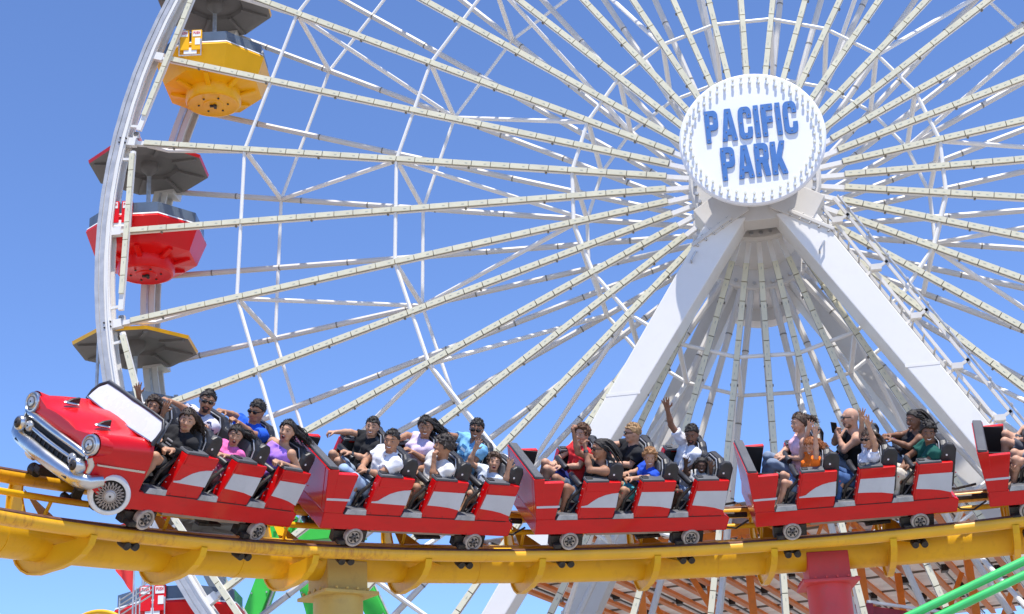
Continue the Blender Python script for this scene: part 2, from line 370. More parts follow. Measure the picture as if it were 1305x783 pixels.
GL = {
 'P': [[(.02, 0), (0, .02), (0, .98), (.02, 1)]+arc(.66, .82, .34, .18, 90, 0)+arc(.66, .56, .34, .18, 0, -90)+[(.36, .38), (.36, .02), (.34, 0)], [(.36, .56), (.36, .83)]+_ph],
 'A': [[(.02, 0), (0, .03), (.29, .98), (.32, 1), (.68, 1), (.71, .98), (1, .03), (.98, 0), (.68, 0), (.66, .02), (.62, .18), (.38, .18), (.34, .02), (.32, 0)], [(.42, .36), (.58, .36), (.5, .74)]],
 'C': [[(.98, .64), (1, .66), (1, .80)]+arc(.66, .80, .34, .20, 0, 90)+arc(.34, .80, .34, .20, 90, 180)+arc(.34, .20, .34, .20, 180, 270)+arc(.66, .20, .34, .20, 270, 360)+[(1, .34), (.98, .36), (.66, .36), (.64, .34)]+arc(.55, .24, .09, .06, 0, -90)+arc(.45, .24, .09, .06, 270, 180)+arc(.45, .76, .09, .06, 180, 90)+arc(.55, .76, .09, .06, 90, 0)+[(.64, .66), (.66, .64)]],
 'I': [[(.06, 0), (0, .02), (0, .98), (.06, 1), (.94, 1), (1, .98), (1, .02), (.94, 0)]],
 'F': [[(.03, 0), (0, .02), (0, .98), (.03, 1), (.98, 1), (1, .98), (1, .82), (.98, .80), (.41, .80), (.41, .61), (.90, .61), (.92, .59), (.92, .44), (.90, .42), (.41, .42), (.41, .02), (.38, 0)]],
 'R': [[(.02, 0), (0, .02), (0, .98), (.02, 1)]+arc(.66, .82, .34, .18, 90, 0)+arc(.66, .60, .34, .16, 0, -50)+[(1, .03), (.98, 0), (.66, 0), (.63, .02), (.47, .40), (.36, .40), (.36, .02), (.34, 0)], [(.36, .58), (.36, .83)]+[(x, y+(.02 if y < .7 else 0)) for x, y in _ph]],
 'K': [[(.02, 0), (0, .02), (0, .98), (.02, 1), (.34, 1), (.36, .98), (.36, .60), (.61, .98), (.64, 1), (.98, 1), (.98, .97), (.68, .53), (1, .03), (.98, 0), (.66, 0), (.63, .02), (.44, .34), (.36, .24), (.36, .02), (.34, 0)]],
 'U': [[(0, 1), (.3, 1), (.3, .26), (.7, .26), (.7, 1), (1, 1), (1, .2), (.8, 0), (.2, 0), (0, .2)]],
 'S': [[(0, 0), (.8, 0), (1, .15), (1, .45), (.8, .58), (.3, .62), (.3, .8), (1, .8), (1, 1), (.2, 1), (0, .85), (0, .55), (.2, .42), (.7, .38), (.7, .2), (0, .2)]],
 'H': [[(0, 0), (0, 1), (.3, 1), (.3, .62), (.7, .62), (.7, 1), (1, 1), (1, 0), (.7, 0), (.7, .42), (.3, .42), (.3, 0)]],
}
_gm = {}
def glyph(ch, x0, x1, z0, z1, y0, y1, m, parent, name='letter', bold=0):
    # a solid letter standing on a wall facing -Y between the given bounds
    key = (ch, round(x1-x0, 4), round(z1-z0, 4), round(y1-y0, 4), m.name)
    if key not in _gm:
        cu = bpy.data.curves.new('t', 'CURVE'); cu.dimensions = '2D'; cu.fill_mode = 'BOTH'; cu.extrude = .5
        for lp in GL[ch]:
            sp = cu.splines.new('POLY'); sp.points.add(len(lp)-1); sp.use_cyclic_u = True
            for p, (x, y) in zip(sp.points, lp): p.co = (x, y, 0, 1)
        o = bpy.data.objects.new('t', cu); C.objects.link(o)
        me = bpy.data.meshes.new_from_object(o.evaluated_get(bpy.context.evaluated_depsgraph_get())); bpy.data.objects.remove(o); bpy.data.curves.remove(cu)
        co = np.zeros(len(me.vertices)*3); me.vertices.foreach_get('co', co); co = co.reshape(-1, 3)
        me.vertices.foreach_set('co', np.c_[co[:, 0]*(x1-x0), (.5-co[:, 2])*(y1-y0), co[:, 1]*(z1-z0)].ravel()); me.materials.clear(); me.materials.append(m); me.name = name; me.update(); _gm[key] = me
    return link(name, _gm[key], parent, (x0, y0, z0))
studs = MB()
def word(txt, cx, z0, z1, ws, gap):
    tot = sum(ws)+gap*(len(ws)-1); x = cx-tot/2
    for ch, wd in zip(txt, ws):
        glyph(ch, x, x+wd, z0, z1, YS-.034, YS-.010, M['blue'], sign)
        MB().box((x+wd*.18 if ch != 'I' else x+wd*.5, YS-.005, (z0+z1)/2), (.05, .010, .3)).build('standoff', M['sign'], sign)
        for u, v in {'I': [(.5, .12), (.5, .5), (.5, .88)], 'A': [(.14, .08), (.5, .88), (.86, .08), (.3, .28)], 'C': [(.18, .5), (.5, .92), (.5, .08), (.82, .74)], 'F': [(.2, .1), (.2, .9), (.75, .9), (.7, .52)], 'K': [(.18, .1), (.18, .9), (.8, .9), (.8, .1)]}.get(ch, [(.18, .1), (.18, .5), (.18, .9), (.8, .75)]):
            studs.cyl((x+wd*u, YS-.033, z0+(z1-z0)*v), (x+wd*u, YS-.041, z0+(z1-z0)*v), .011, n=6)
        x += wd+gap
word('PACIFIC', .013, -.02, .60, [.228, .268, .230, .088, .205, .088, .232], .040)
word('PARK', -.017, -.76, -.135, [.238, .270, .240, .258], .034)
tag(studs.build('letter_studs', M['seam'], sign), kind='stuff')
# ------------------------------------------------------------------ support tower
tower = thing('support_tower', 'white steel support legs holding up the ferris wheel on either side of its hub', 'support tower')
def upw(px, py, Y):
    x = (px-652.5)/FOC; y = -(py-391.5)/FOC; d = CF+CR*x+CU*y
    return Vector((CX, CY, CZ))+d*((Y-CY)/d.y)
def leg(tl, tr, bl, br, y0, y1, m='white', ext=1.0):
    # four corners of the front face (x, z at the face), the foot carried on down to the deck
    t = 1+ext; L2 = (tl[0]+(bl[0]-tl[0])*t, tl[1]+(bl[1]-tl[1])*t); R2 = (tr[0]+(br[0]-tr[0])*t, tr[1]+(br[1]-tr[1])*t)
    mb = MB(); mb.prism([tl, tr, R2, L2], (0, y0, 0), (1, 0, 0), (0, 0, 1), (0, y1-y0, 0))
    ob = mb.build('leg', M[m], tower, bevel=.02)
    mid = lambda u, v: Vector(((tl[0]*(1-u)+tr[0]*u)*(1-v)+(L2[0]*(1-u)+R2[0]*u)*v, y0, (tl[1]*(1-u)+tr[1]*u)*(1-v)+(L2[1]*(1-u)+R2[1]*u)*v))
    for v in (.235, .47, .72):
        w_ = MB(); w_.beam(mid(-.012, v)+Vector((0, .02, 0)), mid(1.012, v)+Vector((0, .02, 0)), .05, .05); w_.build('weld_seam', M[m], ob)
    a_ = mid(.5, .36); MB().prism([(-.16, -.20), (.16, -.20), (.16, .20), (.10, .26), (-.10, .26), (-.16, .20)], a_+Vector((0, -.008, 0)), (mid(1, .36)-mid(0, .36)).normalized(), (0, 0, 1), (0, .012, 0)).build('access_plate', M['offwhite'], ob)
    return ob
LEGS = dict(FL=[(-.94, -1.1), (-.25, -1.1), (-5.29, -7.65), (-4.86, -7.65)], FR=[(.27, -1.1), (.93, -1.1), (4.40, -8.0), (4.82, -8.0)])
leg(*LEGS['FL'], -.85, -.22, ext=.95); leg(*LEGS['FR'], -.85, -.22, ext=.86)
leg((-.95, -.9), (-.40, -.9), (-4.75, -7.6), (-4.05, -7.6), YR+.55, YR+1.2, 'offwhite', ext=.95)
leg((.40, -.9), (.95, -.9), (4.35, -7.6), (5.05, -7.6), YR+.55, YR+1.2, 'offwhite', ext=.95)
m = MB()
for s in (-1, 1):
    m.box((s*.66, -.54, -.92), (.78, .66, .60), Matrix.Rotation(s*.55, 3, 'Y'))
    m.box((s*.86, -.54, -1.30), (.86, .70, .07), Matrix.Rotation(s*.55, 3, 'Y'))
    for i in range(5):
        for yy in (-.86, -.24): m.cyl(Vector((s*.86, yy, -1.30))+Matrix.Rotation(s*.55, 3, 'Y') @ Vector((-.36+.18*i, 0, .06)), Vector((s*.86, yy, -1.30))+Matrix.Rotation(s*.55, 3, 'Y') @ Vector((-.36+.18*i, 0, -.08)), .03, n=6, mi=1)
m.box((0, -.60, -1.02), (.80, .42, .30))
m.lathe([(.78, -1.1), (.80, -1.05), (.80, -.22), (.78, -.18)], (0, 0, 0), (0, 1, 0), n=32)
m.build('bearing_housing', [M['offwhite'], M['mech']], tower, bevel=.012)
m = MB(); m.lathe([(.70, YR+.5), (.80, YR+.52), (.80, YR+1.22), (.70, YR+1.25)], (0, 0, 0), (0, 1, 0), n=32)
m.box((0, YR+.86, -.75), (1.5, .6, .5)); m.build('bearing_housing', M['offwhite'], tower)
# access ladder and cable tray on the right front leg
m = MB(); A = Vector((.95, -.52, -1.0)); B = Vector((5.45, -.52, -9.0)); d = (B-A).normalized(); nrm = Vector((-d.z, 0, d.x))*-1
if nrm.x < 0: nrm = -nrm
for o_, y in ((.16, 0), (.16, .42), (.42, .0)):
    m.beam(A+nrm*o_+Vector((0, y, 0)), B+nrm*o_+Vector((0, y, 0)), .05, .05)
L_ = (B-A).length
for i in range(int(L_/.30)):
    p = A+d*(.2+.30*i)+nrm*.16; m.cyl(p, p+Vector((0, .42, 0)), .018, n=6)
for i in range(int(L_/1.1)):
    p = A+d*(.4+1.1*i); m.beam(p-nrm*.08, p+nrm*.46, .05, .05); m.box(p+nrm*.2+Vector((0, -.05, 0)), (.18, .14, .10))
m.build('ladder', M['offwhite'], tower)
m = MB(); m.tube([A+nrm*.5+d*t+Vector((0, -.02, 0)) for t in np.linspace(0, L_, 12)], .022, n=8)
for i in range(int(L_/.55)): m.cyl(A+nrm*.5+d*(.3+.55*i)+Vector((0, -.06, 0)), A+nrm*.5+d*(.34+.55*i)+Vector((0, -.06, 0)), .03, n=6)
m.build('cable_conduit', M['galv'], tower)
for pos in ((-1.22, -.87, -1.75), (.98, -.87, -1.83)):
    m = MB(); x, y, z = pos; m.tube([(x-.05, y+.03, z-.1), (x-.05, y-.06, z-.08), (x+.05, y-.06, z+.08), (x+.05, y+.03, z+.1)], .018, n=6); m.build('lifting_eye', M['galv'], tower)

# ------------------------------------------------------------------ gondolas
def octo(r, z, ph=PI/8): return [Vector((r*math.cos(ph+PI*i/4), r*math.sin(ph+PI*i/4), z)) for i in range(8)]
def ringfaces(A, B, mb, mi=0):
    mb.add(A+B, [(i, (i+1) % 8, 8+(i+1) % 8, 8+i) for i in range(8)], mi)
def gondola(k, col, label):
    c = (fr(k, 12.45)+bk(k, 12.45))/2+Vector((0.05, .02, -.06))
    t = thing('gondola', label, 'gondola', 'gondolas hanging from the ferris wheel', Matrix.Translation(c) @ Matrix.Rotation(.16, 4, 'Z'))
    # roof shell
    m = MB(); ringfaces(octo(1.21, -.02), octo(1.23, .05), m, 1); ringfaces(octo(1.23, .05), octo(.35, .26), m, 1); m.add(octo(.35, .26), [tuple(range(8))], 1)
    ringfaces(octo(1.21, -.02), octo(1.12, -.015), m, 0); ringfaces(octo(1.12, -.015), octo(.62, .06), m, 0); ringfaces(octo(.62, .06), octo(.58, .13), m, 0); m.add(octo(.58, .13), [tuple(range(8))], 0)
    rf = m.build('roof', [M['roofgrey'], col], t)
    for i in range(8):
        a = PI/8+PI*i/4; d = Vector((math.cos(a), math.sin(a), 0)); MB().beam(d*.56+Vector((0, 0, .045)), d*1.12+Vector((0, 0, -.03)), .07, .05).build('rib', M['roofgrey'], rf)
    MB().lathe([(.045, -.16), (.075, -.10), (.17, -.01), (.18, .05), (.18, .14)], (0, 0, 0), (0, 0, 1), n=24).build('roof_socket', M['roofgrey'], rf, smooth=40)
    MB().cyl((.0, 0, .22), (.0, 0, .42), .05, n=12).build('vent_pipe', M['galv'], rf, smooth=40)
    m = MB(); m.cyl((0, 0, -.1), (0, 0, -1.6), .045, n=14); m.build('centre_pole', M['galv'], t, smooth=40)
    m = MB(); m.cyl((-.50, -.90, -.02), (-.50, -.90, -1.6), .033, n=12); m.build('door_pole', M['galv'], t, smooth=40)
    # hanger to the rim
    m = MB(); m.cyl((0, -1.22, .20), (0, 1.22, .20), .055, n=12); m.box((0, -1.17, .18), (.12, .10, .14)); m.build('hanger_shaft', M['offwhite'], t, smooth=40)
    # tub
    m = MB(); Z1, Z2 = -1.54, -2.03
    ringfaces(octo(1.21, Z1), octo(1.18, Z1+.06), m); ringfaces(octo(1.21, Z1), octo(1.02, Z2), m)
    ringfaces(octo(1.02, Z2), octo(.50, -2.10), m)
    ringfaces(octo(1.10, Z1+.06), octo(1.18, Z1+.06), m); ringfaces(octo(1.10, Z1+.06), octo(.9, Z2+.02), m, 1); m.add(octo(.9, Z2+.02), [tuple(range(8))], 1)
    tub = m.build('tub', [col, M['dark']], t)
    for i in range(8):
        a = PI*i/4; d = Vector((math.cos(a), math.sin(a), 0)); MB().beam(d*.50+Vector((0, 0, -2.16)), d*.88+Vector((0, 0, -2.045)), .10, .07).build('rib', col, tub, bevel=.01)
    MB().lathe([(.57, -2.02), (.57, -2.28), (.54, -2.33), (.50, -2.34), (.47, -2.325), (.22, -2.325), (.20, -2.34), (.01, -2.34)], (0, 0, 0), (0, 0, 1), n=40).build('turntable', col, tub, smooth=35)
    for i in range(6): a = i*PI/3; MB().cyl((.3*math.cos(a), .3*math.sin(a), -2.31), (.3*math.cos(a), .3*math.sin(a), -2.345), .022, n=8).build('bolt', M['mech'], tub)
    m = MB(); m.box((0, 0, -2.35), (.14, .05, .06)); m.box((.03, .02, -2.36), (.05, .14, .05)); m.build('slewing_lug', M['mech'], tub)
    ringfaces_t = MB(); ringfaces(octo(1.198, Z1+.045), octo(1.188, Z1+.075), ringfaces_t); ringfaces_t.build('white_trim', M['label'], tub)
    for i in range(8):
        a0 = PI/8+PI*i/4; a1 = a0+PI/4; rr = 1.15
        P0 = Vector((rr*math.cos(a0), rr*math.sin(a0), 0)); P1 = Vector((rr*math.cos(a1), rr*math.sin(a1), 0))
        mid = (a0+a1)/2
        if abs(((mid-1.5*PI+.0)+PI) % (2*PI)-PI) < .1 and False: continue
        MB().prism([(0, Z1+.061), (1, Z1+.061), (1, Z1+.31), (0, Z1+.31)], P0, P1-P0, (0, 0, 1), Vector((-math.cos(mid), -math.sin(mid), 0))*.02).build('screen', M['tint'], t)
    # door posts with little printed plates
    for dx in (-.13, .13):
        b = Vector((-.27+dx, -1.12, Z1+.13)); m = MB(); m.box(b+Vector((0, 0, -.04)), (.21, .06, .46)); po = m.build('door_post', col, t, bevel=.01)
        pl = MB().box(b+Vector((0, -.034, .10)), (.16, .008, .13)).build('label_plate', M['label'], po)
        x = b.x-.065
        for ch, wd in zip('PUSH', (.028, .028, .028, .028)):
            glyph(ch, x, x+wd, b.z+.085, b.z+.145, b.y-.042, b.y-.037, M['labelred'], po, 'label_letter', .0); x += .034
        if dx > 0: MB().box(b+Vector((.02, -.034, -.08)), (.10, .008, .15)).build('notice_plate', M['label'], po)
    m = MB(); m.tube([(-.49, -1.155, Z1+.1), (-.49, -1.14, Z1-.26), (-.05, -1.14, Z1-.26), (-.05, -1.155, Z1+.1)], .018, n=6); m.box((-.27, -1.125, Z1-.15), (.26, .02, .14), mi=1); m.build('door_frame', [M['galv'], M['label']], t)
    m = MB(); m.box((.55, 1.02, -.9), (.16, .1, .3)); m.box((.6, 1.02, -.72), (.08, .1, .1)); m.build('latch_box', M['galv'], t)
    return t
gondola(-2, M['gyel'], 'yellow tub gondola at the top left corner, highest of the gondolas in view')
gondola(0, M['gred'], 'red tub gondola halfway up the left rim, under its red edged roof')
gondola(2, M['gyel'], 'gondola whose yellow edged grey roof rises just behind the car with chrome bumper')
gondola(4, M['gred'], 'red gondola low on the rim, seen below the yellow track tube at bottom left')
# ------------------------------------------------------------------ coaster track
TQ = [0.37481, 0.11209, 0.00221, -0.00016, 0.63533, 0.0131, -0.00189, -7.53704, -0.02555, -0.00221, -9e-05, -2.11445, -8.21846]
def frame(psi, th, b):
    f = np.array([-math.cos(psi)*math.cos(th), -math.sin(psi)*math.cos(th), math.sin(th)]); l = np.array([math.sin(psi), -math.cos(psi), 0.]); u = np.cross(f, l)
    return np.array([f, math.cos(b)*l-math.sin(b)*u, math.sin(b)*l+math.cos(b)*u])
_S = np.linspace(-11, 11, 2201); _psi = TQ[0]+TQ[1]*_S+TQ[2]*_S**2+TQ[3]*_S**3; _ds = _S[1]-_S[0]
_X = np.cumsum(-np.cos(_psi))*_ds; _Y = np.cumsum(-np.sin(_psi))*_ds; _X -= _X[1100]; _Y -= _Y[1100]
def track(s):
    p = np.array([TQ[11]+np.interp(s, _S, _X), TQ[12]+np.interp(s, _S, _Y), TQ[7]+TQ[8]*s+TQ[9]*s*s+TQ[10]*s**3])
    return p, frame(float(np.interp(s, _S, _psi)), math.atan(TQ[8]+2*TQ[9]*s+3*TQ[10]*s*s), TQ[4]+TQ[5]*s+TQ[6]*s*s)
def tp(s, y, z, x=0):
    p, F = track(s); return Vector(p+x*F[0]+y*F[1]+z*F[2])
tr = thing('coaster_track', 'yellow steel roller coaster track with fat tube spine, curving below the red train', 'coaster track')
SR = np.linspace(-10.5, 10.5, 141); YRAIL, ZRAIL, ZSP, RSP = .545, -.657, -1.023, .222
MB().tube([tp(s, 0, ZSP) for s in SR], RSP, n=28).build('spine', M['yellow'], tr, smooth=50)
def rail(y):
    m = MB(); m.tube([tp(s, y, ZRAIL) for s in SR], .072, n=16); o = m.build('rail', M['rail'], tr, smooth=50)
    k = MB()
    P = [(-.028, .069), (.028, .069), (.022, .0755), (-.022, .0755)]
    V = [tp(s, y+a, ZRAIL+b) for s in SR for a, b in P]; n = len(SR)
    k.add(V, [(4*i+j, 4*i+(j+1) % 4, 4*i+4+(j+1) % 4, 4*i+4+j) for i in range(n-1) for j in range(4)]); k.build('running_surface', M['railtop'], o)
rail(YRAIL); rail(-YRAIL)
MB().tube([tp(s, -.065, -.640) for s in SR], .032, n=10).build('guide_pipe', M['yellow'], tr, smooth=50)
for s_ in np.arange(-9.6, 10, 2.832):
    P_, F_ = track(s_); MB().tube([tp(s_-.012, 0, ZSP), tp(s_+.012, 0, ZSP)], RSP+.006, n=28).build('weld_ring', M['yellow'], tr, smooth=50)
def half(s):   # one plate profile (y, z), near side
    return s
PL = [(.615, -.66), (.63, -.75), (.60, -.86), (.53, -.98), (.42, -1.10), (.30, -1.20), (.20, -1.29), (.10, -1.345), (0, -1.36), (-.10, -1.345), (-.20, -1.29), (-.30, -1.20), (-.42, -1.10), (-.53, -.98), (-.60, -.86), (-.63, -.75), (-.615, -.66)]
IN = [(-.50, -.70), (-.46, -.78), (-.30, -.90), (-.20, -.98), (.20, -.98), (.30, -.90), (.46, -.78), (.50, -.70)]
for k in range(-7, 8):
    s = 1.18+1.416*k
    if abs(s) > 10.3: continue
    p, F = track(s); F0, F1_, F2_ = (Vector(x) for x in F)
    m = MB()
    # web plate, built as strips so that it stays convex per face
    n = len(PL); top_ = [(y*.80 if abs(y) > .2 else y, max(z, -.66) if False else z) for y, z in PL]
    innr = [(.50, -.665), (.50, -.72), (.46, -.79), (.38, -.86), (.30, -.92), (.20, -1.0), (.15, -1.05), (.08, -1.08), (0, -1.09), (-.08, -1.08), (-.15, -1.05), (-.20, -1.0), (-.30, -.92), (-.38, -.86), (-.46, -.79), (-.50, -.72), (-.50, -.665)]
    V = []
    for dx in (-.012, .012):
        V += [Vector(p)+F0*dx+F1_*y+F2_*z for y, z in PL]+[Vector(p)+F0*dx+F1_*y+F2_*z for y, z in innr]
    fs = []
    for i in range(n-1):
        fs += [(i, i+1, n+i+1, n+i), (2*n+i, 3*n+i, 3*n+i+1, 2*n+i+1), (i, 2*n+i, 2*n+i+1, i+1), (n+i, n+i+1, 3*n+i+1, 3*n+i)]
    m.add(V, fs)
    # flange strip along the outer edge
    V = []; W_ = .038
    for y, z in PL:
        nn = F1_*y+F2_*(z+.55); nn.normalize()
        q = Vector(p)+F1_*y+F2_*z
        V += [q-F0*W_, q+F0*W_, q+F0*W_+nn*.018, q-F0*W_+nn*.018]
    m.add(V, [(4*i+j, 4*i+(j+1) % 4, 4*i+4+(j+1) % 4, 4*i+4+j) for i in range(n-1) for j in range(4)])
    # triangular wedge plates running along the spine up to each rail
    for sg in (-1, 1):
        q0 = [(-.34, -1.0+.0), (.0, -.72), (.0, -1.04)] if False else None
        a = Vector(p)+F1_*(.46*sg)+F2_*-.74; b = Vector(p)+F1_*(.10*sg)+F2_*-.86
        c1 = Vector(p)+F0*-.42+F1_*(.19*sg)+F2_*-.95; d1 = F1_*(.012*sg)+F2_*.008
        m.add([a, b, c1, a+d1, b+d1, c1+d1], [(0, 1, 2), (5, 4, 3), (0, 3, 4, 1), (1, 4, 5, 2), (2, 5, 3, 0)])
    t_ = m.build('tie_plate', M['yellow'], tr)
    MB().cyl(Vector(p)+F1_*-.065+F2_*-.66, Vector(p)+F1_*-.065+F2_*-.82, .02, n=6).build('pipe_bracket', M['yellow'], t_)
# columns
def column(s, colr, label, r, boxw):
    P = tp(s, 0, ZSP); p, F = track(s); h = Vector((F[0][0], F[0][1], 0)).normalized(); l = Vector((-h.y, h.x, 0)); Rm = Matrix((( h.x, l.x, 0), (h.y, l.y, 0), (0, 0, 1)))
    t = thing('track_column', label, 'support column', 'columns carrying the coaster track', Matrix.Translation((P.x, P.y, -13.9)))
    b = Vector((0, 0, P.z+13.9))
    m = MB(); m.cyl((0, 0, 0), b-Vector((0, 0, .40)), r, n=40); m.build('shaft', colr, t, smooth=40)
    m = MB(); m.box(b-Vector((0, 0, .20)), (boxw, boxw*.92, .34), Rm)
    m.build('saddle_box', colr, t, bevel=.012)
    m = MB(); m.box(b-Vector((0, 0, .395)), (boxw+.17, boxw+.17, .04), Rm)
    pl = m.build('cap_plate', colr, t, bevel=.008)
    for i in range(4):
        for sx, sy in ((1, 0), (-1, 0), (0, 1), (0, -1)):
            q = Rm @ Vector((sx*(boxw/2+.07)+(0 if sx else -.2+.13*i), sy*(boxw/2+.07)+(0 if sy else -.2+.13*i), 0))
            MB().cyl(b-Vector((0, 0, .37))+q, b-Vector((0, 0, .345))+q, .018, n=6).build('bolt', colr, pl)
column(3.34, M['colyel'], 'pale yellow round column under the track, left of centre below the second car', .275, .50)
column(-2.36, M['pink'], 'pinkish red round column with square cap under the track, right of centre', .262, .50)

# ------------------------------------------------------------------ coaster cars
CAR = {1: (-6.3842, -12.0119, -7.7799, 1.1292, -.0777, .634), 2: (-4.7443, -9.8634, -7.6293, .73, -.0367, .6597), 3: (-2.5051, -8.3919, -7.5492, .4344, -.0337, .6289),
       4: (.1323, -7.6537, -7.5024, .1244, -.0162, .6001), 5: (2.9295, -7.6483, -7.5129, -.1176, .0311, .574)}
def car_matrix(i):
    q = CAR[i]; F = frame(*q[3:6]); return Matrix(((F[0][0], F[1][0], F[2][0], q[0]), (F[0][1], F[1][1], F[2][1], q[1]), (F[0][2], F[1][2], F[2][2], q[2]), (0, 0, 0, 1)))
HW = .58; RP = .68
def side_panel(poly, s, mt, name, parent, y0=.50, y1=.58, bevel=.012):
    return MB().prism(poly, (0, s*y0, 0), (1, 0, 0), (0, 0, 1), (0, s*(y1-y0), 0)).build(name, mt, parent, bevel=bevel)
wheel_cache = {}
def road_wheel(parent, x, y, z, r, s):
    # the tread carries the hub as a sub-part
    if 'w' not in wheel_cache:
        m = MB(); m.lathe([(.070, -.034), (.100, -.034), (.106, -.026), (.106, .026), (.100, .034), (.084, .036), (.080, .020), (.030, .020)], (0, 0, 0), (0, 1, 0), n=32)
        wheel_cache['w'] = m.mesh('wheel', M['tyre'], smooth=35)
        m = MB(); m.lathe([(.080, .008), (.074, .026), (.062, .016), (.030, .018), (.026, .042), (.01, .042)], (0, 0, 0), (0, 1, 0), n=24)
        m.lathe([(.074, -.008), (.02, -.03)], (0, 0, 0), (0, 1, 0), n=24)
        for i in range(6): a = i*PI/3; m.cyl((.045*math.cos(a), .02, .045*math.sin(a)), (.045*math.cos(a), .034, .045*math.sin(a)), .011, n=8, mi=1)
        wheel_cache['h'] = m.mesh('wheel_hub', [M['rimgrey'], M['dark']], smooth=35)
    w_ = link('wheel', wheel_cache['w'], parent, (x, y, z))
    if s < 0: w_.rotation_euler = (0, 0, PI)
    link('wheel_hub', wheel_cache['h'], w_)
def bogie(parent, x):
    m = MB()
    m.box((x, 0, -.47), (.16, 1.0, .10)); m.cyl((x, -.54, -.485), (x, .54, -.485), .03, n=8)
    for s in (-1, 1):
        m.box((x+.15, s*.46, -.50), (.12, .10, .13)); m.box((x-.13, s*.45, -.49), (.10, .12, .14))
        m.beam((x-.12, s*.44, -.44), (x+.16, s*.44, -.55), .05, .07)
        m.box((x+.14, s*.545, -.535), (.09, .09, .05))
        m.box((x, s*.44, -.60), (.12, .03, .30)); m.box((x, s*.46, -.765), (.16, .06, .04))
        for dx in (-.055, .055): m.cyl((x+dx, s*.44, -.775), (x+dx, s*.56, -.775), .042, n=12)
    m.build('bogie', M['mech'], parent, bevel=.006)
    for s in (-1, 1): road_wheel(parent, x, s*.550, -.478, .105, s)
def seat_row(parent, xr):
    st = MB(); st.prism([(xr-.14, -.30), (xr+.26, -.30), (xr+.28, -.20), (xr+.22, -.17), (xr-.12, -.20)], (0, -.48, 0), (1, 0, 0), (0, 0, 1), (0, .96, 0)).build('seat', M['black'], parent, bevel=.02)
    # the shell behind the two backs
    prof = [(-.50, -.22), (-.50, .36), (-.46, .42), (-.40, .455), (-.16, .455), (-.10, .42), (-.05, .37), (.05, .37), (.10, .42), (.16, .455), (.40, .455), (.46, .42), (.50, .36), (.50, -.22)]
    m = MB(); sh = Matrix.Rotation(0, 3, 'Y'); ax = Vector((0, 1, 0)); az = Vector((-.16, 0, 1)).normalized()
    m.prism(prof, (xr-.05, 0, 0), ax, az, (-.085, 0, 0)); bk_ = m.build('backrest', M['black'], parent, bevel=.025)
    for yc in (-.28, .28):
        m = MB(); m.prism([(-.17, -.16), (.17, -.16), (.18, .20), (.15, .33), (.09, .40), (-.09, .40), (-.15, .33), (-.18, .20)], Vector((xr-.052, yc, 0)), ax, az, (.035, 0, 0)); m.build('back_cushion', M['grey_pad'], bk_, bevel=.02)
        m = MB(); pts = [(-.185, -.1), (-.205, .20), (-.175, .35), (-.10, .43), (.10, .43), (.175, .35), (.205, .20), (.185, -.1)]
        m.tube([Vector((xr-.045, yc, 0))+ax*a+az*b for a, b in pts], .007, n=6); m.build('piping', M['galv'], bk_)
    for s in (-1, 1):   # side bolster wings
        m = MB(); m.prism([(-.16, -.10), (.02, -.10), (-.01, .30), (-.04, .40), (-.09, .435), (-.17, .425), (-.20, .36)], (xr-.09, s*.43, 0), (1, 0, 0), (0, 0, 1), (0, s*.075, 0)); w_ = m.build('side_bolster', M['black'], parent, bevel=.022)
        MB().cyl((xr-.17, s*.503, .30), (xr-.17, s*.509, .30), .012, n=10).build('logo_stud', M['label'], w_)
    for s in (-1, 1):   # lap bar: side arm and padded roll
        m = MB(); m.tube([(xr+.36, s*.47, -.16), (xr+.33, s*.47, -.02), (xr+.20, s*.47, .13), (xr+.14, s*.45, .17)], .020, n=8); b = m.build('lap_bar', M['mech'], parent, smooth=40)
        MB().tube([(xr+.20, s*.46, .155), (xr+.215, s*.42, .165), (xr+.215, s*.14, .165), (xr+.20, s*.10, .155)], .036, n=12).build('bar_pad', M['black'], b, smooth=50)
        m = MB(); m.tube([(xr+.36, s*.535, -.17), (xr+.26, s*.50, -.05), (xr+.12, s*.49, .06), (xr-.05, s*.47, .02)], .012, n=6); m.build('seat_belt', M['black'], parent, smooth=40)
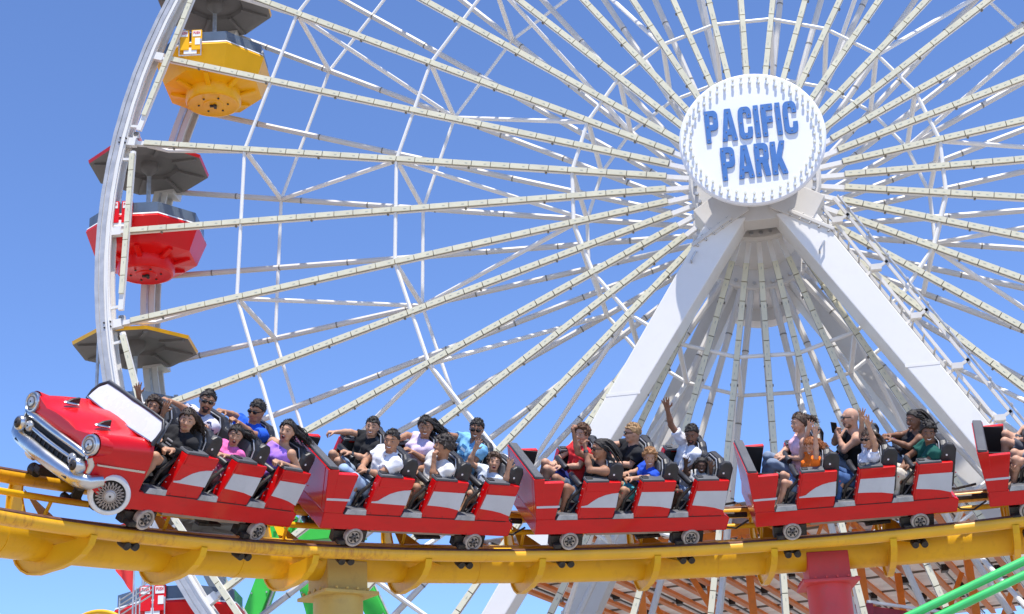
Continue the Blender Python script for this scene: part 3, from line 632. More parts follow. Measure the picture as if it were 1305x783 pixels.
def make_car(i, label, front=False):
    t = thing('coaster_car', label, 'coaster car', 'cars of the roller coaster train', car_matrix(i))
    xf = .72 if front else .857
    red = M['red']
    # lower tub
    m = MB(); m.prism([(xf, -.39), (xf-.004, -.205), (-1.47, -.205), (-1.53, -.235), (-1.505, -.39)], (0, -HW+.006, 0), (1, 0, 0), (0, 0, 1), (0, 2*HW-.012, 0))
    tub = m.build('body', red, t, bevel=.014)
    for s in (-1, 1):
        for j in range(14): MB().cyl((.70-.165*j, s*(HW-.008), -.375), (.70-.165*j, s*(HW-.001), -.375), .006, n=6).build('rivet', M['redin'], tub)
    m = MB(); m.box((-.33, 0, -.199), (2.25, 1.06, .01)); m.build('floor', M['dark'], t)
    for s in (-1, 1):
        if not front:
            side_panel([(.862, -.205), (.885, .235), (.56, .24), (.635, -.205)], s, red, 'front_cheek', t)
            side_panel([(.868, -.062), (.87, -.036), (.592, -.034), (.597, -.060)], s, M['stripe'], 'side_stripe', t, .578, .585, 0)
        for j in range(3):
            o = -RP*j; e = -.115 if j < 2 else -.10
            fp = [(.362+o, -.205), (.285+o, .235), (e+o, .235), (e+.045+o, -.205)] if j < 2 else [(.362+o, -.205), (.285+o, .235), (e+o, .235), (e+.028+o, -.13), (e+.0+o, -.205)]
            f = side_panel(fp, s, red, 'side_fairing', t)
            # raised upper lip
            lip = side_panel([(.345+o-.045, .125), (.293+o, .238), (e-.006+o, .238), (e+.006+o, .125)], s, red, 'upper_lip', f, .52, .592, .016)
            if j == 0: sp = [(.352, -.062), (.350, -.048), (.30, -.044), (.26, -.034), (.21, .005), (.14, .050), (.06, .082), (-.02, .100), (-.103, .108), (-.088, -.072)]
            elif j == 1: sp = [(.296+o, .112), (.330+o, -.055), (.17+o, -.062), (.05+o, -.072), (-.086+o, -.098), (-.107+o, .110)]
            else: sp = [(.296+o, .112), (.330+o, -.062), (.17+o, -.078), (.05+o, -.098), (-.078+o, -.135), (-.096+o, .110)]
            side_panel(sp, s, M['stripe'], 'side_stripe', f, .579, .5835, 0)
            for bx, bz in ((e-.02+o, -.185), (.31+o, -.185), (e-.03+o, .105), (.10+o, -.185)):
                MB().cyl((bx, s*.579, bz), (bx, s*.5855, bz), .0075, n=8).build('fastener', M['redin'], f)
            m = MB(); m.prism([(.368+o, -.2075), (.368+o, -.200), (e+.05+o, -.200), (e+.05+o, -.2075)], (0, s*.574, 0), (1, 0, 0), (0, 0, 1), (0, s*.0085, 0)); m.build('panel_joint', M['dark'], f)
            # jamb with rivets
            m = MB(); m.beam((.372+o, s*.535, -.20), (.295+o, s*.535, .228), .10, .018, up=(1, 0, 0)); jb = m.build('jamb', red, f, bevel=.004)
            for q in range(5):
                x_ = .381+o-.077*(q+.5)/5; MB().cyl((x_+.002, s*.52, -.17+.078*q), (x_+.010, s*.52, -.17+.078*q), .006, n=8).build('rivet', M['stripe'], jb)
            # pad on the sill
            m = MB(); m.prism([(.30+o, .236), (.29+o, .262), (.03+o, .262), (.02+o, .236)], (0, s*.44, 0), (1, 0, 0), (0, 0, 1), (0, s*.14, 0)); m.build('arm_pad', M['grey_pad'], f, bevel=.006)
            m = MB(); m.prism([(.32+o, .12), (.282+o, .275), (.21+o, .275), (.24+o, .12)], (0, s*.465, 0), (1, 0, 0), (0, 0, 1), (0, s*.075, 0)); m.build('latch_block', M['black'], f, bevel=.008)
            # black inner lining
            m = MB(); m.prism([(.34+o, -.20), (.27+o, .20), (e+.01+o, .20), (e+.05+o, -.20)], (0, s*.497, 0), (1, 0, 0), (0, 0, 1), (0, -s*.02, 0)); m.build('lining', M['dark'], f)
            # footstep
            m = MB(); m.prism([(.628+o, -.212), (.595+o, -.145), (.372+o, -.145), (.362+o, -.212)], (0, s*.50, 0), (1, 0, 0), (0, 0, 1), (0, s*.088, 0)); m.build('footstep', M['grey_pad'], t, bevel=.005)
            m = MB()
            m.prism([(.618+o, -.205), (.596+o, -.148), (.375+o, -.148), (.366+o, -.205)], (0, s*.5885, 0), (1, 0, 0), (0, 0, 1), (0, s*.004, 0)); m.build('step_tread', M['step'], t)
    for j in range(3): seat_row(t, .10-RP*j+.02)
    # rear panel
    m = MB(); m.box((-1.44, 0, .0), (.03, 1.0, .40)); m.build('rear_panel', M['redin'], t, bevel=.01)
    if not front:
        m = MB(); m.prism([(.858, -.205), (.835, -.205), (.905, .29), (.93, .29)], (0, -HW+.082, 0), (1, 0, 0), (0, 0, 1), (0, 2*HW-.164, 0)); m.build('front_panel', red, t, bevel=.01)
        for s in (-1, 1):
            m = MB(); m.prism([(.858, -.2), (.93, .285), (.80, .285), (.78, -.2)], (0, s*.499, 0), (1, 0, 0), (0, 0, 1), (0, s*.084, 0)); m.build('corner_post', red, t, bevel=.01)
        m = MB(); m.prism([(.922, .292), (.915, .322), (.815, .312), (.80, .270)], (0, -HW+.01, 0), (1, 0, 0), (0, 0, 1), (0, 2*HW-.02, 0)); m.build('coaming_pad', M['grey_pad'], t, bevel=.01)
        m = MB(); m.prism([(.84, -.2), (.90, .27), (.885, .27), (.825, -.2)], (0, -.49, 0), (1, 0, 0), (0, 0, 1), (0, .98, 0)); m.build('lining', M['dark'], t)
        for s in (-1, 1):
            m = MB(); m.prism([(.80, -.2), (.84, .255), (.575, .225), (.64, -.2)], (0, s*.497, 0), (1, 0, 0), (0, 0, 1), (0, -s*.02, 0)); m.build('lining', M['dark'], t)
    # running gear
    m = MB(); m.beam((.75, .12, -.44), (-1.4, .12, -.44), .10, .08); m.beam((.75, -.12, -.44), (-1.4, -.12, -.44), .10, .08); m.beam((.2, .45, -.42), (-.95, .45, -.42), .06, .06); m.beam((.2, -.45, -.42), (-.95, -.45, -.42), .06, .06)
    m.build('chassis', M['tan'], t)
    bogie(t, .43 if not front else .47); bogie(t, -1.07)
    m = MB(); m.beam((-.22, .30, -.43), (-.58, .30, -.55), .05, .05); m.beam((-.55, .30, -.40), (-.60, .30, -.56), .06, .04); m.beam((-.48, .30, -.56), (-.78, .30, -.545), .08, .03); m.beam((-.66, .22, -.40), (-.72, .22, -.54), .05, .05)
    m.build('anti_rollback', M['mech'], t, bevel=.004)
    # coupling to the next car, chain
    m = MB(); m.tube([(-1.48, 0, -.43), (-1.70, 0, -.44), (-2.02, 0, -.44)], .035, n=8); m.box((-1.56, 0, -.43), (.12, .2, .12)); m.tube([(-1.5, .22, -.40), (-1.65, .22, -.50), (-1.80, .22, -.52), (-1.95, .22, -.42)], .012, n=6)
    m.tube([(-1.5, -.2, -.36), (-1.7, -.2, -.40), (-1.95, -.2, -.36)], .016, n=6)
    m.build('coupling', M['mech'], t, smooth=40)
    return t
make_car(2, 'red open coaster car directly behind the lead car, second in the train')
make_car(3, 'red coaster car in the middle, with a man waving high in its back row')
make_car(4, 'red open coaster car right of centre, with the bald rider in its middle row')
make_car(5, 'red open coaster car cut off by the right edge, last one in view')
lead = make_car(1, 'lead coaster car with a red bonnet, chrome bumper, round headlamps and white windscreen', True)
# ------------------------------------------------------------------ the lead car's vintage bonnet
def sect(x):
    t = (x-.70)/.70   # 0 rear .. 1 nose
    hw = .58-.035*max(0, t-.55)/.45; zc = .310-.105*t**1.4; zf = .285-.055*t**1.5; zb = -.39 if t < .35 else -.39+.27*((t-.35)/.65)**1.2
    zs = .16-.03*t
    P = [(-hw, zb), (-hw-.004, -.16), (-hw-.008, zs-.10), (-hw+.004, zs), (-hw+.05, zf-.025), (-hw+.12, zf), (-hw+.20, zf-.02), (-.25, zc-.02), (-.12, zc), (0, zc+.004)]
    P = P+[(-y, z) for y, z in P[-2::-1]]
    return P
xs = [.70, .78, .90, 1.02, 1.14, 1.23, 1.30, 1.34, 1.36]
m = MB(); V = []; n = None
for j, x in enumerate(xs):
    P = sect(min(x, 1.40)); n = len(P); sh = 1 if j < len(xs)-1 else .975
    V += [(x+(.05*(1-(y/.6)**2) if x > 1.2 else .05*(1-(y/.6)**2)*max(0, (x-1.0)/.2) if x > 1 else 0), y*sh, z if j < len(xs)-1 else z*.97) for y, z in P]
F = [(j*n+i, j*n+i+1, (j+1)*n+i+1, (j+1)*n+i) for j in range(len(xs)-1) for i in range(n-1)]
F += [tuple((len(xs)-1)*n+i for i in range(n)), tuple(range(n-1, -1, -1)), ]
F += [(j*n, (j+1)*n, (j+1)*n+n-1, j*n+n-1) for j in range(len(xs)-1)]
m.add(V, F); hood = m.build('bonnet', M['red'], lead, smooth=50)
for s in (-1, 1):
    c = Vector((1.362, s*.485, .145)); ax = Vector((1, s*.06, .04)).normalized()
    hl = MB().lathe([(.085, -.16), (.098, -.03), (.102, .02), (.096, .036), (.086, .038), (.076, .022)], c, ax, n=32).build('headlight', M['chrome'], lead, smooth=50)
    MB().lathe([(.092, -.17), (.106, -.04), (.112, .008)], c-ax*.006, ax, n=32).build('headlight_shroud', M['red'], hl, smooth=50)
    MB().lathe([(.078, .018), (.066, .036), (.04, .046), (.01, .050)], c, ax, n=32).build('lens', M['glass'], hl, smooth=60)
    MB().lathe([(.060, .040), (.052, .046), (.046, .046)], c, ax, n=24).build('lens_ring', M['rimgrey'], hl, smooth=60)
    # bonnet ornaments
    c = Vector((1.14, s*.26, .272))
    orn = MB().ell(c, (.095, .036, .018)).build('bonnet_ornament', M['chrome'], lead, smooth=60)
    MB().prism([(-.085, 0), (.065, 0), (.01, .036), (-.07, .062)], c+Vector((0, -.012, .008)), (1, 0, 0), (0, 0, 1), (0, .024, 0)).build('scoop', M['mech'], orn, bevel=.006)
    side_panel([(1.30, -.004), (1.30, .012), (.735, .010), (.735, -.012)], s, M['chrome'], 'side_moulding', lead, .575, .596, 0)
    # cosmetic whitewall wheel and its arch
    c = Vector((1.04, s*.60, -.262)); wa = Vector((.50, s*.86, .02)).normalized(); wt = Vector((wa.y, -wa.x, 0)).normalized(); wz = wt.cross(wa)
    ww = MB().lathe([(.13, -.05), (.180, -.05), (.195, -.04), (.195, .01), (.184, .034), (.168, .040), (.150, .036), (.144, .018)], c, wa, n=48).build('whitewall_wheel', M['whitewall'], lead, smooth=40)
    m = MB().lathe([(.146, .016), (.140, .030), (.128, .022), (.055, .026), (.052, .044), (.030, .050), (.01, .050)], c, wa, n=40).build('hub_cap', M['mech'], ww, smooth=40)
    wire = MB()
    for i in range(22):
        a = 2*PI*i/22
        for da in (-.28, .28): wire.cyl(c+wa*.046+wt*(.056*math.cos(a))+wz*(.056*math.sin(a)), c+wa*.040+wt*(.132*math.cos(a+da))+wz*(.132*math.sin(a+da)), .0045, n=4)
    wire.lathe([(.052, .046), (.05, .056), (.044, .058), (.038, .052)], c, wa, n=24); wire.build('wire_spokes', M['tan'], ww); MB().lathe([(.058, .044), (.050, .056), (.02, .060), (.01, .060)], c, wa, n=28).build('centre_disc', M['galv'], ww, smooth=50)
    MB().cyl((1.04, s*.40, -.262), (1.04, s*.60, -.262), .05, n=10).build('stub_axle', M['mech'], lead)
# mouth behind the grille
MB().prism([(-.50, .045), (.50, .045), (.47, -.21), (-.47, -.21)], (1.362, 0, 0), (0, 1, 0), (0, 0, 1), (.035, 0, 0)).build('grille_opening', M['dark'], lead)
def bow(y, x0=1.385, k=.045): return x0-k*(y/.5)**2
m = MB(); m.tube([(bow(y)+.02, y, .050-.016*(abs(y)/.5)**4) for y in np.linspace(-.52, .52, 15)], .036, n=12)
for s in (-1, 1): m.tube([(bow(.52)+.02, s*.52, .036), (bow(.54), s*.545, -.02), (bow(.54), s*.54, -.10)], [.034, .034, .028], n=12)
gr = m.build('grille_surround', M['chrome'], lead, smooth=60)
m = MB(); m.tube([(bow(y)+.03, y, -.052) for y in np.linspace(-.38, .38, 11)], .022, n=10); gb = m.build('grille_bar', M['chrome'], lead, smooth=60)
for s in (-1, 1):
    MB().lathe([(.050, -.03), (.054, .02), (.046, .036), (.02, .046), (.01, .046)], (bow(.36)+.03, s*.36, -.052), (1, 0, 0), n=24).build('parking_lamp', M['glass'], gb, smooth=50)
m = MB()
for q in range(9): m.box((1.402, -.30+.075*q, -.10), (.012, .012, .10))
m.build('grille_slats', M['mech'], lead)
m = MB(); P = [(1.21, -.625, -.13), (1.32, -.605, -.165), (bow(.52)+.008, -.55, -.18)]+[(bow(y)+.026, y, -.198) for y in np.linspace(-.46, .46, 13)]+[(bow(.52)+.008, .55, -.18), (1.32, .605, -.165), (1.21, .625, -.13)]
m.tube(P, [.052, .066]+[.074]*(len(P)-4)+[.066, .052], n=16); bp = m.build('bumper', M['chrome'], lead, smooth=60)
for s in (-1, 1):
    MB().lathe([(.052, -.10), (.068, -.02), (.074, .05), (.066, .078), (.05, .088)], (bow(.47)+.035, s*.47, -.075), (1, 0, .03), n=28).build('bumper_guard', M['chrome'], bp, smooth=50)
    MB().lathe([(.052, .080), (.040, .098), (.02, .105), (.01, .106)], (bow(.47)+.035, s*.47, -.075), (1, 0, .03), n=24).build('guard_cap', M['mech'], bp, smooth=50)
    MB().beam((1.30, s*.40, -.26), (1.45, s*.40, -.20), .06, .05).build('bumper_bracket', M['mech'], bp)
m = MB(); m.prism([(-.545, -.20), (.545, -.20), (.545, -.28), (-.545, -.28)], (1.30, 0, 0), (0, 1, 0), (0, 0, 1), (.05, 0, 0)); m.build('valance', M['mech'], lead)
# windscreen: white panel in a black rubber frame
a0 = Vector((.80, 0, .285)); up_ = Vector((-.12, 0, .205))
def wsp(y, t, lift=0): return a0+up_*t+Vector((-.04*(abs(y)/.5)**2, y, 0))
out = [(-.545, 0), (-.53, .55), (-.49, .88), (-.43, 1.0), (.43, 1.0), (.49, .88), (.53, .55), (.545, 0)]
m = MB(); ys = np.linspace(-.53, .53, 13); V = []
for y in ys:
    tt = 1.0 if abs(y) < .42 else 1.0-.5*((abs(y)-.42)/.11)**1.6
    for t in (0, .5*tt, tt):
        p = wsp(y, t); V += [p]
nV = len(V); V += [v+Vector((-.022, 0, -.010)) for v in V]
F = []
for i in range(12):
    for j in range(2):
        a = i*3+j; F += [(a, a+1, a+4, a+3), (nV+a, nV+a+3, nV+a+4, nV+a+1)]
    F += [(i*3, (i+1)*3, nV+(i+1)*3, nV+i*3), (i*3+2, nV+i*3+2, nV+(i+1)*3+2, (i+1)*3+2)]
for b in (0, 36): F += [(b, b+1, nV+b+1, nV+b), (b+1, b+2, nV+b+2, nV+b+1)]
m.add(V, F); ws = m.build('windscreen', mat('windscreen_white', (.60, .60, .63), .25, coat=.3, var=.04, scale=5, dirt=(.55, .55, .56), dirt_amt=.3), lead, smooth=40)
m = MB(); m.tube([wsp(-.55, 0)+Vector((-.01, 0, -.03)), wsp(-.548, .3), wsp(-.53, .68), wsp(-.46, .98), wsp(-.30, 1.03), wsp(0, 1.03), wsp(.30, 1.03), wsp(.46, .98), wsp(.53, .68), wsp(.548, .3), wsp(.55, 0)+Vector((-.01, 0, -.03))], .017, n=10); m.build('rubber_frame', M['black'], ws, smooth=60)
m = MB(); m.tube([wsp(-.50, .985)+Vector((-.035, 0, -.0)), wsp(0, 1.02)+Vector((-.035, 0, 0)), wsp(.50, .9)+Vector((-.035, 0, 0)), wsp(.56, .0)+Vector((-.04, 0, 0))], .018, n=8); m.build('grab_edge', M['grey_pad'], ws, smooth=60)
m = MB(); m.tube([wsp(y, .0)+Vector((.012, 0, .002)) for y in np.linspace(-.52, .52, 9)], .009, n=6); m.build('chrome_trim', M['chrome'], ws, smooth=60)
m = MB(); m.prism([(.70, -.2), (.66, -.2), (.72, .28), (.76, .28)], (0, -.5, 0), (1, 0, 0), (0, 0, 1), (0, 1.0, 0)); m.build('dashboard', M['dark'], lead)
# rear lead bogie mechanism seen under the nose
m = MB(); m.box((.95, -.42, -.49), (.24, .10, .08)); m.cyl((1.02, -.56, -.53), (1.02, -.46, -.53), .06, n=16); m.box((.90, -.52, -.52), (.09, .08, .10)); m.beam((.5, -.40, -.47), (1.1, -.40, -.47), .08, .06); m.build('guide_gear', M['mech'], lead, bevel=.008)
MB().beam((.5, .40, -.47), (1.0, .40, -.47), .08, .06).build('guide_arm', M['mech'], lead, bevel=.008)
# ------------------------------------------------------------------ riders: smooth-blended bodies polygonised on a grid
class Field:
    def __init__(self, h): self.h = h; self.p = []
    def cap(self, a, b, ra, rb=None, k=.02, sub=False, flat=False):
        self.p.append(('c', np.array(a, float), np.array(b, float), ra, ra if rb is None else rb, k, sub, flat)); return self
    def ell(self, c, r, Rm=None, k=.02, sub=False, cut=None):
        self.p.append(('e', np.array(c, float), np.array(r, float), np.eye(3) if Rm is None else np.array(Rm, float), cut, k, sub, None)); return self
    def chain(self, pts, rs, k=.015):
        for i in range(len(pts)-1): self.cap(pts[i], pts[i+1], rs[i], rs[i+1], k)
        return self
    def mesh(self, wrinkle=0, wf=40, plane=None):
        h = self.h; lo = np.full(3, 1e9); hi = -lo
        for q in self.p:
            if q[6]: continue
            if q[0] == 'c': r = max(q[3], q[4]); A = np.minimum(q[1], q[2])-r; B = np.maximum(q[1], q[2])+r
            else: r = q[2].max(); A = q[1]-r; B = q[1]+r
            lo = np.minimum(lo, A); hi = np.maximum(hi, B)
        lo -= .03; hi += .03; n = np.ceil((hi-lo)/h).astype(int)+1
        D = np.full(n, .05, np.float32); ax = [(lo[i]+h*np.arange(n[i])).astype(np.float32) for i in range(3)]
        for q in self.p:
            if q[0] == 'c': r = max(q[3], q[4]); A = np.minimum(q[1], q[2])-r; B = np.maximum(q[1], q[2])+r
            else: r = q[2].max(); A = q[1]-r; B = q[1]+r
            pad = .045; i0 = np.clip(np.floor((A-pad-lo)/h).astype(int), 0, n-1); i1 = np.clip(np.ceil((B+pad-lo)/h).astype(int)+1, 1, n)
            if (i1 <= i0).any(): continue
            x = ax[0][i0[0]:i1[0], None, None]; y = ax[1][None, i0[1]:i1[1], None]; z = ax[2][None, None, i0[2]:i1[2]]
            if q[0] == 'c':
                a, b = q[1], q[2]; ab = b-a; L2 = max(float(ab @ ab), 1e-9); dx, dy, dz = x-a[0], y-a[1], z-a[2]
                t = np.clip((dx*ab[0]+dy*ab[1]+dz*ab[2])/L2, 0, 1)
                d = np.sqrt((dx-t*ab[0])**2+(dy-t*ab[1])**2+(dz-t*ab[2])**2)-(q[3]+(q[4]-q[3])*t)
                if q[7]: e = ab/math.sqrt(L2); d = np.maximum(d, (x-b[0])*e[0]+(y-b[1])*e[1]+(z-b[2])*e[2])
            else:
                c, rr, Rm = q[1], q[2], q[3]; dx, dy, dz = x-c[0], y-c[1], z-c[2]
                u = [(Rm[i][0]*dx+Rm[i][1]*dy+Rm[i][2]*dz) for i in range(3)]
                k0 = np.sqrt(sum((u[i]/rr[i])**2 for i in range(3))); k1 = np.sqrt(sum((u[i]/rr[i]**2)**2 for i in range(3)))+1e-6
                d = k0*(k0-1)/k1
                if q[4] is not None:
                    for pn, pd in q[4]: d = np.maximum(d, x*pn[0]+y*pn[1]+z*pn[2]-pd)
            s = D[i0[0]:i1[0], i0[1]:i1[1], i0[2]:i1[2]]; k = q[5]
            if q[6]: s[...] = np.maximum(s, -d)
            else:
                hh = np.clip(.5+.5*(s-d)/k, 0, 1); s[...] = s+(d-s)*hh-k*hh*(1-hh)
        if wrinkle:
            X = ax[0][:, None, None]; Y = ax[1][None, :, None]; Z = ax[2][None, None, :]
            D += wrinkle*(np.sin(X*wf+2.1*np.sin(Z*wf*.7)+Y*wf*.4)+.7*np.sin(Z*wf*1.3+1.7*np.sin(Y*wf*.6)+1.0)+.5*np.sin(Y*wf*1.9+X*wf*.8)).astype(np.float32)
        if plane is not None:
            for pn, pd in plane: D = np.maximum(D, ax[0][:, None, None]*np.float32(pn[0])+ax[1][None, :, None]*np.float32(pn[1])+ax[2][None, None, :]*np.float32(pn[2])-np.float32(pd))
        D[0] = D[-1] = .03; D[:, 0] = D[:, -1] = .03; D[:, :, 0] = D[:, :, -1] = .03
        return nets(D, lo, h)
def nets(D, lo, h):
    I = D < 0; n = np.array(D.shape)
    cs = np.zeros(n-1, np.int8)
    for a in (0, 1):
        for b in (0, 1):
            for c in (0, 1): cs += I[a:n[0]-1+a, b:n[1]-1+b, c:n[2]-1+c]
    act = (cs > 0) & (cs < 8); idx = np.argwhere(act); N = len(idx)
    ids = np.full(act.shape, -1, np.int64); ids[act] = np.arange(N)
    acc = np.zeros((N, 3)); cnt = np.zeros(N)
    cor = [(a, b, c) for a in (0, 1) for b in (0, 1) for c in (0, 1)]
    val = {c: D[idx[:, 0]+c[0], idx[:, 1]+c[1], idx[:, 2]+c[2]] for c in cor}
    for c in cor:
        for ax in range(3):
            if c[ax] == 0:
                e = list(c); e[ax] = 1; e = tuple(e); v0, v1 = val[c], val[e]; m = (v0 < 0) != (v1 < 0)
                t = v0/(v0-v1+1e-12); P = np.tile(np.array(c, float), (N, 1)); P[:, ax] = t
                acc[m] += P[m]; cnt[m] += 1
    V = lo+h*(idx+acc/np.maximum(cnt, 1)[:, None])
    Q = []
    for ax in range(3):
        o1, o2 = (ax+1) % 3, (ax+2) % 3
        s0 = [slice(1, -1)]*3; s0[ax] = slice(0, -1); s1 = [slice(1, -1)]*3; s1[ax] = slice(1, None)
        A = I[tuple(s0)]; B = I[tuple(s1)]; ch = np.argwhere(A != B)
        if not len(ch): continue
        fl = A[ch[:, 0], ch[:, 1], ch[:, 2]]; base = ch.copy(); base[:, o1] += 1; base[:, o2] += 1
        def g(d1, d2):
            t = base.copy(); t[:, o1] -= d1; t[:, o2] -= d2; return ids[t[:, 0], t[:, 1], t[:, 2]]
        q = np.stack([g(1, 1), g(0, 1), g(0, 0), g(1, 0)], 1); q[~fl] = q[~fl][:, ::-1]; Q.append(q)
    return V, np.concatenate(Q)
def np_mesh(name, V, Q, m):
    me = bpy.data.meshes.new(name); me.vertices.add(len(V)); me.vertices.foreach_set('co', V.astype(np.float32).ravel())
    me.loops.add(len(Q)*4); me.loops.foreach_set('vertex_index', Q.ravel().astype(np.int32))
    me.polygons.add(len(Q)); me.polygons.foreach_set('loop_start', np.arange(0, len(Q)*4, 4, dtype=np.int32)); me.polygons.foreach_set('loop_total', np.full(len(Q), 4, np.int32))
    me.materials.append(m); me.update(calc_edges=True); me.shade_smooth(); return me
_mc = {}
def cmat(kind, col, **k):
    key = (kind, col)
    if key not in _mc: _mc[key] = mat(kind, col, **k)
    return _mc[key]
def skin(c): return cmat('skin', c, rough=.55, var=.10, scale=22, sub=.06, bump=.12, bscale=220, spec=.35)
def cloth(c): return cmat('cloth', c, rough=.85, var=.10, scale=10, bump=.25, bscale=160, spec=.25)
def hairm(c): return cmat('hair', c, rough=.58, var=.35, scale=40, bump=.5, bscale=150, spec=.4)
LIP = mat('lip', (.42, .12, .10), .45, var=.05); TOOTH = mat('teeth', (.80, .78, .72), .3, var=.03); MOUTH = mat('mouth_inside', (.10, .015, .015), .6, var=.1)
EYEW = mat('eye_white', (.34, .32, .30), .3, var=.02); IRIS = mat('iris', (.03, .016, .01), .25, var=.1); SHADE = mat('sunglass_lens', (.008, .008, .010), .12, var=.1, coat=.4)
n_ = lambda v: v/np.linalg.norm(v)
A3 = lambda *v: np.array(v, float)
def person(car, H, y, label, tone, shirt, pants, hair, hcol, face=(35, 0), sc=1.0, L=None, Rr=None, knees=None, ank=None, mouth='smile', specs=False, sleeve=.55, female=False, beard=None, short=True,
           fingers='grip', fr_=None, twist=0, neck_off=None, cuff=None, tank=False, band=None, watch=None, headtilt=(0, 0), shoes=(.05, .05, .06), openhands=()):
    """all positions in the car's own axes: x forward, y towards the near side, z up"""
    H = A3(*H); row = round((.1-H[0])/RP) ; xr = .10-RP*row
    P = A3(xr+.05, y, -.10)
    yaw = math.radians(face[0]); pit = math.radians(face[1])
    f = A3(math.cos(yaw)*math.cos(pit), math.sin(yaw)*math.cos(pit), math.sin(pit)); up = n_(A3(headtilt[0], headtilt[1]-.22, 1)); l = n_(np.cross(up, f)); u = np.cross(f, l); HR = [f, l, u]
    s = sc*1.0
    s0 = s; s = s*.955
    hp = lambda a, b, c: H+s0*.955*(f*a+l*b+u*c)
    NK = H+s*(A3(-.035, 0, -.160)) if neck_off is None else A3(*neck_off)
    tw = math.radians(twist); s = s0; lat = A3(-math.sin(tw), math.cos(tw), 0); dn = n_(P-NK); 
    sw = (.188 if not female else .158)*s
    SH = {q: NK+lat*sg*sw+dn*.045*s for q, sg in (('L', 1), ('R', -1))}
    fwd = np.cross(lat, dn); fwd = n_(fwd); fwd = fwd if fwd[0] > 0 else -fwd
    org = P.copy()
    B = Field(.0082); s = s0*.955
    # head
    B.ell(hp(-.012, 0, .020), A3(.097, .082, .094)*s, HR, .01).ell(hp(.022, 0, -.038), A3(.066, .067, .064)*s, HR, .03)
    B.cap(hp(.055, -.028, -.082), hp(.055, .028, -.082), .024*s, k=.02).cap(hp(.074, -.032, .036), hp(.074, .032, .036), .0115*s, k=.015)
    B.cap(hp(.078, 0, .020), hp(.102, 0, -.020), .010*s, .015*s, k=.010).cap(hp(.090, -.012, -.024), hp(.090, .012, -.024), .009*s, k=.008)
    for sg in (-1, 1):
        B.ell(hp(-.010, sg*.080, -.004), A3(.020, .010, .032)*s, HR, .006); B.ell(hp(.058, sg*.038, -.022), A3(.026, .025, .024)*s, HR, .02)
    for sg in (-1, 1): B.ell(hp(.096, sg*.034, .014), A3(.010, .017, .009)*s, HR, .01, sub=True)
    if mouth == 'open': B.ell(hp(.088, 0, -.062), A3(.030, .022, .020)*s, HR, sub=True)
    B.cap(hp(-.025, 0, -.05), NK, .056*s if not female else .045*s, .064*s if not female else .050*s, k=.03)
    # torso
    s = s0
    cw, ww, pw = (.098, .075, .08) if not female else (.078, .055, .078)
    C1 = NK+dn*.13*s; W1 = NK+(P-NK)*.62
    def torso(Fd, e, kk=.04, strap=False):
        for sg in (-1, 1):
            Fd.cap(NK+lat*sg*.05*s+dn*.03*s, (SH['L' if sg > 0 else 'R'] if not strap else NK+lat*sg*.085*s+dn*.03*s), .050*s+e, .054*s+e, kk)
            Fd.cap(C1+lat*sg*cw*s+fwd*.01, W1+lat*sg*ww*s, .092*s+e, .085*s+e, kk); Fd.cap(W1+lat*sg*ww*s, P+lat*sg*pw*s, .085*s+e, .100*s+e, kk)
            if female: Fd.ell(C1+lat*sg*.07*s+fwd*.085*s+dn*.02*s, A3(.05, .055, .055)*s+e, None, .03)
    torso(B, 0)
    SG = Field(.0088); SL = []
    torso(SG, .016, strap=tank)
    ew = {}
    for q, arm in (('L', L), ('R', Rr)):
        sg = 1 if q == 'L' else -1
        if arm is None: arm = (NK+lat*sg*.21*s+dn*.27*s+fwd*.05, NK+lat*sg*.10*s+dn*.34*s+fwd*.26)
        E_, W_ = A3(*arm[0]), A3(*arm[1]); S0 = SH[q] if len(arm) < 3 else A3(*arm[2])
        # keep real limb lengths: pull the hidden elbow so that upper arm and forearm are plausible
        lu = .275*s
        if np.linalg.norm(E_-S0) > lu*1.15: E_ = S0+n_(E_-S0)*lu*1.15
        ew[q] = (S0, E_, W_)
        if len(arm) >= 3: B.cap(SH[q], S0, .054*s, .052*s, k=.03); SG.cap(SH[q], S0, .066*s, .064*s, .03)
        B.cap(S0, E_, .046*s, .036*s, .025).cap(E_, E_+(W_-E_)*.35, .036*s, .037*s, .02).cap(E_+(W_-E_)*.35, W_, .037*s, .025*s, .02)
        # hand
        d = n_(W_-E_); mode = 'open' if q in openhands else fingers
        nrm = n_(np.cross(d, A3(0, 1, .2)) if abs(d[2]) > .6 else A3(0, 0, -1)-d*(-d[2]))
        if mode == 'open':
            vdir = A3(.3, .85, .3); nrm = n_(vdir-d*(vdir @ d))
        sd = np.cross(d, nrm); th = sg if mode == 'open' else 1
        hs = s*1.0
        Kn = W_+d*.085*hs
        B.cap(W_+sd*.012*hs, Kn+sd*.020*hs, .018*hs, .017*hs, .012).cap(W_-sd*.012*hs, Kn-sd*.022*hs, .018*hs, .015*hs, .012)
        for fi, (off, ln, spread) in enumerate(((.030, .070, .30), (.011, .080, .09), (-.010, .074, -.12), (-.029, .058, -.34))):
            b0 = Kn+sd*off*hs
            if mode == 'open':
                d1 = n_(d+sd*spread); p1 = b0+d1*ln*.5*hs; p2 = p1+n_(d1+nrm*.12)*ln*.5*hs
            else:
                d1 = n_(d*.7+nrm*.7+sd*spread*.2); p1 = b0+d1*ln*.5*hs; p2 = p1+n_(nrm-d*.45)*ln*.5*hs
            B.cap(b0, p1, .0105*hs, .0095*hs, .004).cap(p1, p2, .0095*hs, .0075*hs, .004)
        t0 = W_+d*.025*hs+sd*.026*hs; t1 = t0+n_(sd*.8+d*.6+nrm*.3)*.045*hs; t2 = t1+n_(d*.9+sd*.3+nrm*(.2 if mode == 'open' else .7))*.032*hs
